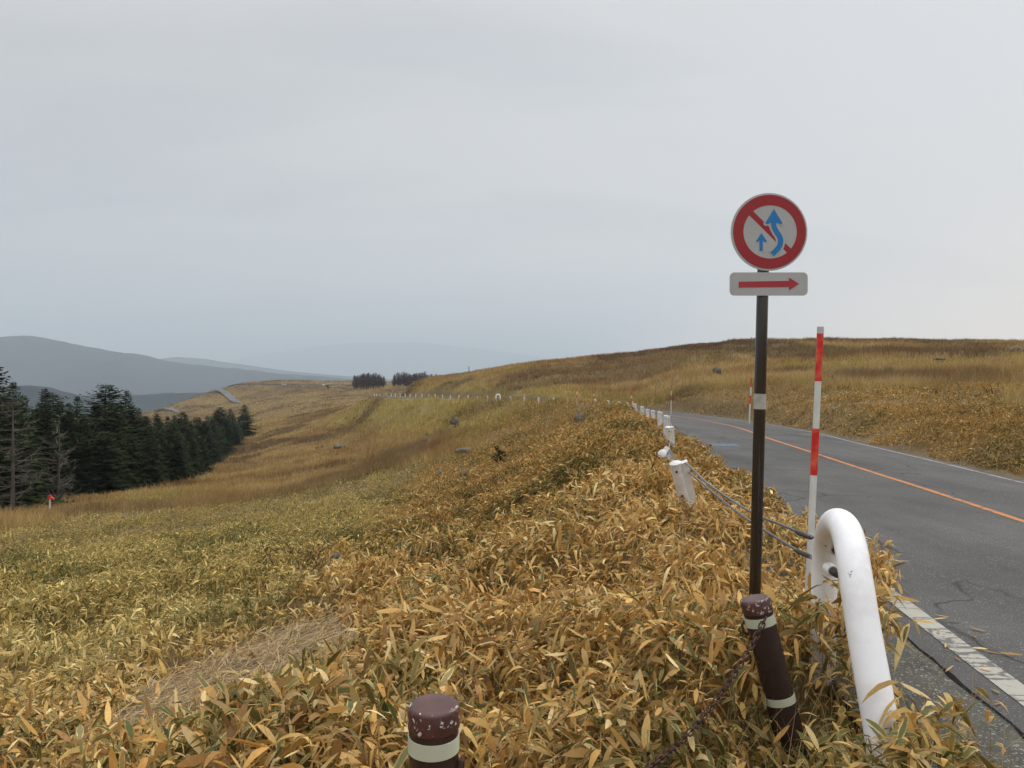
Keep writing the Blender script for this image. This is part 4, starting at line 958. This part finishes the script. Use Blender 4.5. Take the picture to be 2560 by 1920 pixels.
FAR_POLES = [(1876, 945, 1043, 33, 5, 'thin red and white pole on the far verge between sign and big snow pole'), (1678, 963, 1018, 50, 1, 'thin upright striped pole on the hillside verge right of the tilted ones'),
             (1580, 980, 1012, 40, -6, 'tilted red and white pole nearest the road end, behind a guard post'), (1485, 977, 1003, 53, -3, 'tilted mostly red pole on the guard post left of the road end'),
             (1442, 970, 1004, 60, 0, 'slim pale striped pole standing straight above the guard post row'), (1310, 980, 995, 84, 0, 'short striped stick farthest along the guard posts')]
for u, v0, v1, Y, lean, lb in FAR_POLES:
    a_, c_ = at(u + lean * 0.5, v0, Y), at(u - lean * 0.5, v1 + 6, Y)
    snow_pole(a_, c_, [(0.0, 0.22, m_red), (0.42, 0.62, m_red)], 0.03, lb, 'distant striped snow poles')

# ------------------------------------------------------------------ guard posts
def guard_post():
    t = thing('guard_post', (0, 0, 0), '', 'guard post', 'white guard posts along the road edge'); r = 0.057
    obj('tube', lathe(bmesh.new(), [(0, -0.5), (r, -0.5), (r, 0.775), (0, 0.775)], 20), m_post, t)
    obj('cap', lathe(bmesh.new(), [(0, 0.776), (r + 0.003, 0.776), (r + 0.003, 0.79), (r * 0.7, 0.803), (0, 0.806)], 20), m_post, t)
    bm = bmesh.new()                                    # cable bracket: a plate with a rounded lower end on the road side
    prof = [(0.05, 0.78), (0.115, 0.79)] + [(0.078 + 0.037 * math.cos(a_), 0.42 + 0.06 * math.sin(a_)) for a_ in np.linspace(0, -math.pi, 9)] + [(0.041, 0.44)]
    prism(bm, prof, -0.035, 0.035); br = obj('bracket', bm, m_post, t, smooth=False)
    for z in (0.72, 0.47):
        obj('bolt', lathe(bmesh.new(), [(0, 0), (0.012, 0), (0.012, 0.012), (0.007, 0.016), (0, 0.016)], 8, Matrix.Translation((-0.012, -0.052, z)) @ Matrix.Rotation(math.pi / 2, 4, 'X')), m_nut, t)
    return t
gp0 = guard_post(); first = True
ORD = 'first second third fourth fifth sixth seventh eighth ninth tenth eleventh twelfth thirteenth fourteenth fifteenth sixteenth seventeenth eighteenth nineteenth twentieth twenty-first twenty-second twenty-third twenty-fourth twenty-fifth twenty-sixth twenty-seventh twenty-eighth twenty-ninth thirtieth thirty-first thirty-second thirty-third thirty-fourth thirty-fifth thirty-sixth thirty-seventh'.split()
def put_post(topp, up, rotz, label, s=1.0):
    global first
    o = gp0 if first else copy_tree(gp0); first = False
    up = Vector(up).normalized(); q = Vector((0, 0, 1)).rotation_difference(up)
    o.rotation_euler = (q.to_matrix() @ Matrix.Rotation(rotz, 3, 'Z')).to_euler(); o.scale = (s, s, s)
    o.location = Vector(topp) - up * 0.80 * s; o['label'] = label; return o
pA = at(1688, 1155, 7.0)
put_post(pA, (-0.26, -0.18, 0.95), -0.1, 'leaning rust-stained white guard post with bracket beside the sign pole', 1.0)
pB = at(1655, 1133, 9.4)
put_post(pB, (-0.45, -0.75, 0.5), 0.5, 'toppled white guard post with its bolted top facing the viewer', 1.0)
PU = [1985, 1972, 1930, 1887, 1853, 1820, 1775, 1728, 1680, 1607, 1525, 1437, 1352, 1265, 1171, 1081, 995, 918, 850, 787, 728, 671, 617, 567, 522, 481, 438, 400, 365, 333, 302, 272, 245, 215, 175, 155, 140]
PV = [419, 349, 325, 317, 308, 292, 275, 268, 262, 254, 245, 244, 239, 237, 233, 227, 228, 218, 225, 228, 222, 221, 220, 219, 215, 213, 212, 212, 212, 211, 210, 210, 210, 211, 212, 212, 213]
rdist = 13.0; tops = []
prev = None
for k, (cx, cy) in enumerate(zip(PU, PV)):
    u, v = 880 + cx / 2.514, 900 + cy / 2.514
    if prev is not None:
        du = (u - prev) / F; step = 5.0
        rdist += math.sqrt(max(step ** 2 - (rdist * du) ** 2, 4))
    prev = u
    tp = at(u, v, rdist); tops.append(tp)
    lean = ((-0.10, -0.12, 1) if k == 0 else (R.uniform(-.04, .04), R.uniform(-.04, .04), 1))
    if k == 17:
        continue
    put_post(tp, lean, R.uniform(-0.2, 0.2) + 0.2, '%s white guard post along the valley edge of the road past the toppled one' % ORD[k], 0.92 if k < 5 else 1.15)
# the far loop like the near one
lp = thing('barrier_end_loop', tops[17] - Vector((0, 0, 0.85)), 'small white pipe arch standing in the far row of guard posts', 'guard rail')
obj('pipe', tube(bmesh.new(), [(-0.28, 0, -0.3), (-0.28, 0, 0.6), (-0.2, 0, 0.8), (0, 0, 0.9), (0.2, 0, 0.8), (0.28, 0, 0.6), (0.28, 0, -0.3)], 0.09, 10), m_white, lp)
# cables
def cable(pts, label, rad=0.009):
    tag(obj('guard_cable', tube(bmesh.new(), [Vector(p) for p in catmull([tuple(p) for p in pts], 8)], rad, 8), m_cable), label, 'cable', 'wire ropes of the barrier')
m_cable, nt, b = mat('twisted_wire_rope', 0.5, 0.5); b.inputs['Metallic'].default_value = 0.5
wv = nd(nt, 'ShaderNodeTexWave'); wv.inputs['Scale'].default_value = 16; wv.bands_direction = 'DIAGONAL'; nt.links.new(objco(nt), wv.inputs['Vector'])
nt.links.new(ramp(nt, wv.outputs['Fac'], [(0.2, (0.07, 0.075, 0.08)), (0.8, (0.27, 0.28, 0.30))]), b.inputs['Base Color'])
post_dn = [t_ - Vector((-0.07, 0, 0.09)) for t_ in tops[:8]]
cable([at(2056, 1352, 3.86), at(2010, 1334, 4.1), at(1960, 1315, 4.5), at(1886, 1284, 5.1), at(1822, 1246, 5.7), at(1765, 1205, 6.2), at(1713, 1157, 6.98), at(1672, 1135, 9.35)] + post_dn, 'upper twisted steel cable running from the white pipe loop to the guard posts')
cable([at(2052, 1405, 3.86), at(2010, 1385, 4.1), at(1950, 1350, 4.55), at(1860, 1292, 5.3), at(1785, 1234, 6.0), at(1724, 1182, 6.95), at(1668, 1145, 9.4)] + [p - Vector((0, 0, 0.26)) for p in post_dn], 'lower steel cable sinking into the leaves below the upper one')
for v_ in (1335, 1383):
    tag(obj('turnbuckle', tube(bmesh.new(), [at(2028, v_ + 10, 4.0), at(2022, v_ + 7, 4.03), at(1996, v_ - 4, 4.18), at(1990, v_ - 7, 4.21)], [0.010, 0.0145, 0.0145, 0.010], 12), m_nut), 'dark %s cable tensioner just left of the white pipe loop' % ('upper' if v_ == 1335 else 'lower'), 'tensioner')

# ------------------------------------------------------------------ rocks
m_rock, nt, b = mat('lichen_rock', 0.9, 0.2); oc = objco(nt)
c0 = ramp(nt, noise(nt, 2.5, 7, 0.7, oc), [(0.3, (0.056, 0.047, 0.035)), (0.7, (0.18, 0.155, 0.115))])
c0 = mixc(nt, ramp(nt, noise(nt, 7, 4, 0.6, oc), [(0.55, 0.0), (0.68, 0.7)]), c0, (0.19, 0.18, 0.125))
nt.links.new(c0, b.inputs['Base Color']); bump(nt, b, noise(nt, 5, 6, 0.7, oc), 0.6, 0.08)
def rock(u, v, Y, w, h, label, seed):
    bm = bmesh.new(); bmesh.ops.create_icosphere(bm, subdivisions=4, radius=1)
    for vv in bm.verts:
        n_ = fbm(np.array([vv.co.x * 1.3 + seed + vv.co.z]), np.array([vv.co.y * 1.3 + vv.co.z * 0.7]), 0.9, seed)[0]
        n2_ = fbm(np.array([vv.co.x * 4 + seed]), np.array([vv.co.y * 4 + vv.co.z * 4]), 0.9, seed + 3)[0]
        c_ = vv.co * (0.62 + 0.62 * n_ + 0.14 * n2_)
        vv.co = Vector((c_.x * w / 2, c_.y * w / 2 * 0.8, max(c_.z, -0.5) * h * 0.75))
    p_ = at(u, v, Y); o = obj('boulder', bm, m_rock); z = gz(p_.x, p_.y)
    o.location = (p_.x, p_.y, max(p_.z, z + h * 0.1)); o.rotation_euler = (0, 0, seed); return tag(o, label, 'rock', 'rocks lying in the meadow')
def depth_for(u, v, lo=6, hi=160):
    """first depth along the line of sight where the land lies at that row"""
    for Y in np.geomspace(lo, hi, 400):
        p_ = at(u, v, Y)
        if gz(p_.x, p_.y) + 0.25 > p_.z: return float(Y)
    return hi
for k, (u, v, wpx, hpx, lb, lo) in enumerate([
    (1449, 1049, 34, 22, 'pale pointed boulder on the slope just below the guard posts', 20), (1136, 1055, 26, 16, 'lichen-grey boulder with a dark bush at its foot, mid-slope', 40), (1069, 1104, 26, 12, 'dark flat-topped rock alone in the brown grass', 30),
    (1160, 1127, 52, 10, 'long low grey slab in the grass left of the small pine', 25), (1100, 1189, 36, 16, 'rounded pale rock at the edge of the bamboo', 15), (1162, 1186, 32, 12, 'flat dark rock right beside the rounded pale rock', 15),
    (1792, 928, 24, 14, 'dark round boulder on the right hillside left of the sign pole', 60), (2540, 887, 44, 14, 'grey outcrop near the hilltop at the right border', 80), (840, 1402, 40, 24, 'small dark stone in the bamboo beside the bare shrub', 8),
    (2206, 978, 26, 6, 'low grey stone among the grass of the right hillside', 30), (2350, 898, 30, 5, 'thin flat stone high on the right hillside', 60), (850, 1118, 34, 8, 'sunken dark rock in the brown grass farthest left', 40), (1392, 1147, 22, 10, 'small blue-grey stone in the bamboo right of the small pine', 14)]):
    Y = depth_for(u, v + hpx * 0.4, lo); rock(u, v, Y, wpx * Y / F * 0.9, hpx * Y / F * 1.1, lb, 200 + k * 7)
# ------------------------------------------------------------------ shrubs
Y = depth_for(1248, 1160, 12); p_ = at(1248, 1160, Y)
t = thing('pine_sapling', (p_.x, p_.y, gz(p_.x, p_.y)), 'small dark green pine sapling alone in the yellow bamboo slope', 'sapling')
hS = 40 * Y / F + 0.3
obj('trunk', trunk_bm(hS * 0.9, 0.02, 0.02, 5), m_bark, t); bm = []; q = np.random.default_rng(8); V = []; T = []; nv = 0
for k in range(26):
    ph = q.uniform(0, 6.28); z0 = hS * q.uniform(0.2, 0.9); ln = 0.50 * (1.15 - z0 / hS) * 40 * Y / F * q.uniform(0.7, 1.3) + 0.06
    d = np.array([math.cos(ph), math.sin(ph), q.uniform(0.25, 0.7)])
    for j in range(30):
        c_ = np.array([0, 0, z0]) + d * ln * q.uniform(0.2, 1); dd = d * 0.6 + q.normal(0, 0.6, 3); dd = dd / np.linalg.norm(dd) * 0.11; e_ = np.cross(dd, q.normal(0, 1, 3)); e_ = e_ / np.linalg.norm(e_) * 0.011
        V += [c_ - e_, c_ + e_, c_ + dd]; T.append([nv, nv + 1, nv + 2]); nv += 3
tri_mesh('crown', np.array(V), np.array(T), m_fir, parent=t)
def bare_shrub(u, v, Y, hpx, label, seed):
    p_ = at(u, v, Y); h = hpx * Y / F + 0.25; t = thing('bare_shrub', (p_.x, p_.y, gz(p_.x, p_.y)), label, 'shrub'); bm = bmesh.new(); q = random.Random(seed)
    def grow(p0, d, l, r, lev):
        p1 = p0 + d * l * 0.5 + Vector((q.gauss(0, .05), q.gauss(0, .05), 0)) * l; p2 = p1 + (d + Vector((q.gauss(0, .25), q.gauss(0, .25), q.gauss(0, .1)))).normalized() * l * 0.5
        tube(bm, [p0, p1, p2], [r, r * 0.8, r * 0.55], 4, False)
        if lev < 3:
            for _ in range(3): grow(p1.lerp(p2, q.uniform(0.1, 1)), (d + Vector((q.gauss(0, .65), q.gauss(0, .65), q.gauss(0.1, .35)))).normalized(), l * q.uniform(.5, .75), r * 0.6, lev + 1)
    for k in range(5): grow(Vector((q.gauss(0, .04), q.gauss(0, .04), 0)), Vector((q.gauss(0, .4), q.gauss(0, .4), 1)).normalized(), h * q.uniform(0.4, 0.6), 0.006 + 0.0004 * Y, 0)
    obj('twigs', bm, m_dead2, t, smooth=False); return t
m_dead2, nt, b = mat('dark_twigs', 0.9, 0.1)
nt.links.new(ramp(nt, noise(nt, 8, 4, 0.6, objco(nt)), [(0.3, (0.035, 0.025, 0.02)), (0.7, (0.09, 0.065, 0.05))]), b.inputs['Base Color'])
bare_shrub(755, 1430, depth_for(755, 1430, 8), 95, 'leafless dark shrub sticking out of the bamboo in the left meadow', 4)
bare_shrub(1015, 970, 590, 16, 'dark bare bush between the two distant larch groves', 6)
bare_shrub(820, 968, 610, 14, 'dark bare bush on the far hill left of the larch groves', 7)

# ------------------------------------------------------------------ small far things
Yq = 50; p_ = at(124, 1262, Yq); t = thing('marker_stake', (p_.x, p_.y, gz(p_.x, p_.y)), 'pale stake with a red ribbon in the tall grass before the firs', 'stake')
hq = EYE - (1242 - HOR) / F * Yq - gz(p_.x, p_.y)
obj('stake', tube(bmesh.new(), [(0, 0, -0.2), (0.02, 0, hq - 0.1)], 0.05, 8), m_sw, t)
bm = bmesh.new(); prism(bm, [(-0.06, hq - 0.12), (0.08, hq - 0.16), (0.30, hq - 0.22), (0.33, hq - 0.12), (0.12, hq + 0.0), (0.10, hq + 0.14), (-0.06, hq + 0.12)], -0.06, 0.05); obj('ribbon', bm, m_red, t, smooth=False)
p_ = at(1172, 940, 176); z = gz(p_.x, p_.y)
sk = obj('boundary_stake', tube(bmesh.new(), [(0, 0, -0.3), (0.06, 0, 2.0), (0.05, 0.05, 2.1)], [0.09, 0.08, 0.03], 8), m_dead2); sk.location = (p_.x, p_.y, z); tag(sk, 'lone dark stake on the skyline of the hill right of the larches', 'stake')
# cars
m_car = painted('white_car_paint', (0.75, 0.75, 0.76), 0.2, (0.4, 0.4, 0.4), 0.1); m_glass, nt, b = mat('car_glass', 0.08, 0.5); b.inputs['Base Color'].default_value = (0.02, 0.025, 0.03, 1)
m_tyre = painted('tyre_rubber', (0.02, 0.02, 0.02), 0.8, (0.05, 0.045, 0.04), 0.4)
def car(u, Y, yaw, label, van):
    p_ = at(u, HOR, Y); t = thing('car', (p_.x, p_.y, gz(p_.x, p_.y) + 0.15), label, 'car', 'cars on the far hill'); t.rotation_euler = (0, 0, yaw)
    hh = 1.9 if van else 1.5
    body = [(-2.1, 0.3), (2.05, 0.3), (2.1, 0.75), (1.9, 0.95), (1.15, 1.02), (0.55, hh), (-1.7, hh), (-2.1, 1.0)]
    bm = bmesh.new(); prism(bm, body, -0.85, 0.85); bmesh.ops.bevel(bm, geom=[e_ for e_ in bm.edges if e_.calc_face_angle(0) > 0.5], offset=0.06, segments=2, affect='EDGES'); obj('body', bm, m_car, t)
    for y0, y1 in ((-0.865, -0.853), (0.853, 0.865)):
        bm = bmesh.new(); prism(bm, [(0.92, 1.06), (0.48, hh - 0.12), (-1.6, hh - 0.12), (-1.85, 1.06)], y0, y1); obj('side_window', bm, m_glass, t, smooth=False)
    bm = bmesh.new(); vs = [bm.verts.new(q) for q in ((1.13, -0.72, 1.06), (1.13, 0.72, 1.06), (0.62, 0.68, hh - 0.06), (0.62, -0.68, hh - 0.06))]; bm.faces.new(vs); bmesh.ops.translate(bm, verts=vs, vec=(0.03, 0, 0.02)); obj('windscreen', bm, m_glass, t, smooth=False)
    for x in (-1.3, 1.3):
        for y in (-0.8, 0.8):
            w_ = obj('wheel', lathe(bmesh.new(), [(0, -0.1), (0.3, -0.1), (0.33, -0.05), (0.33, 0.05), (0.3, 0.1), (0, 0.1)], 16, Matrix.Translation((x, y, 0.33)) @ Matrix.Rotation(math.pi / 2, 4, 'X')), m_tyre, t)
car(711, 660, 0.5, 'white van on the far hill road beyond the valley', True)
car(812, 655, 0.9, 'white car on the far hill, between the van and the larches', False)

# ------------------------------------------------------------------ the air
bm = bmesh.new(); box(bm, (BOX[0], BOX[2], -420), (BOX[1], BOX[3], 1250))
m_haze = bpy.data.materials.new('haze_air'); m_haze.use_nodes = True; nt = m_haze.node_tree; nt.nodes.clear()
o_ = nd(nt, 'ShaderNodeOutputMaterial'); vol = nd(nt, 'ShaderNodeVolumePrincipled'); vol.inputs['Density'].default_value = 1.3e-4
vol.inputs['Color'].default_value = (0.785, 0.895, 0.985, 1); vol.inputs['Anisotropy'].default_value = 0.0
nt.links.new(vol.outputs[0], o_.inputs['Volume'])
tag(obj('haze', bm, m_haze, smooth=False), kind='stuff')
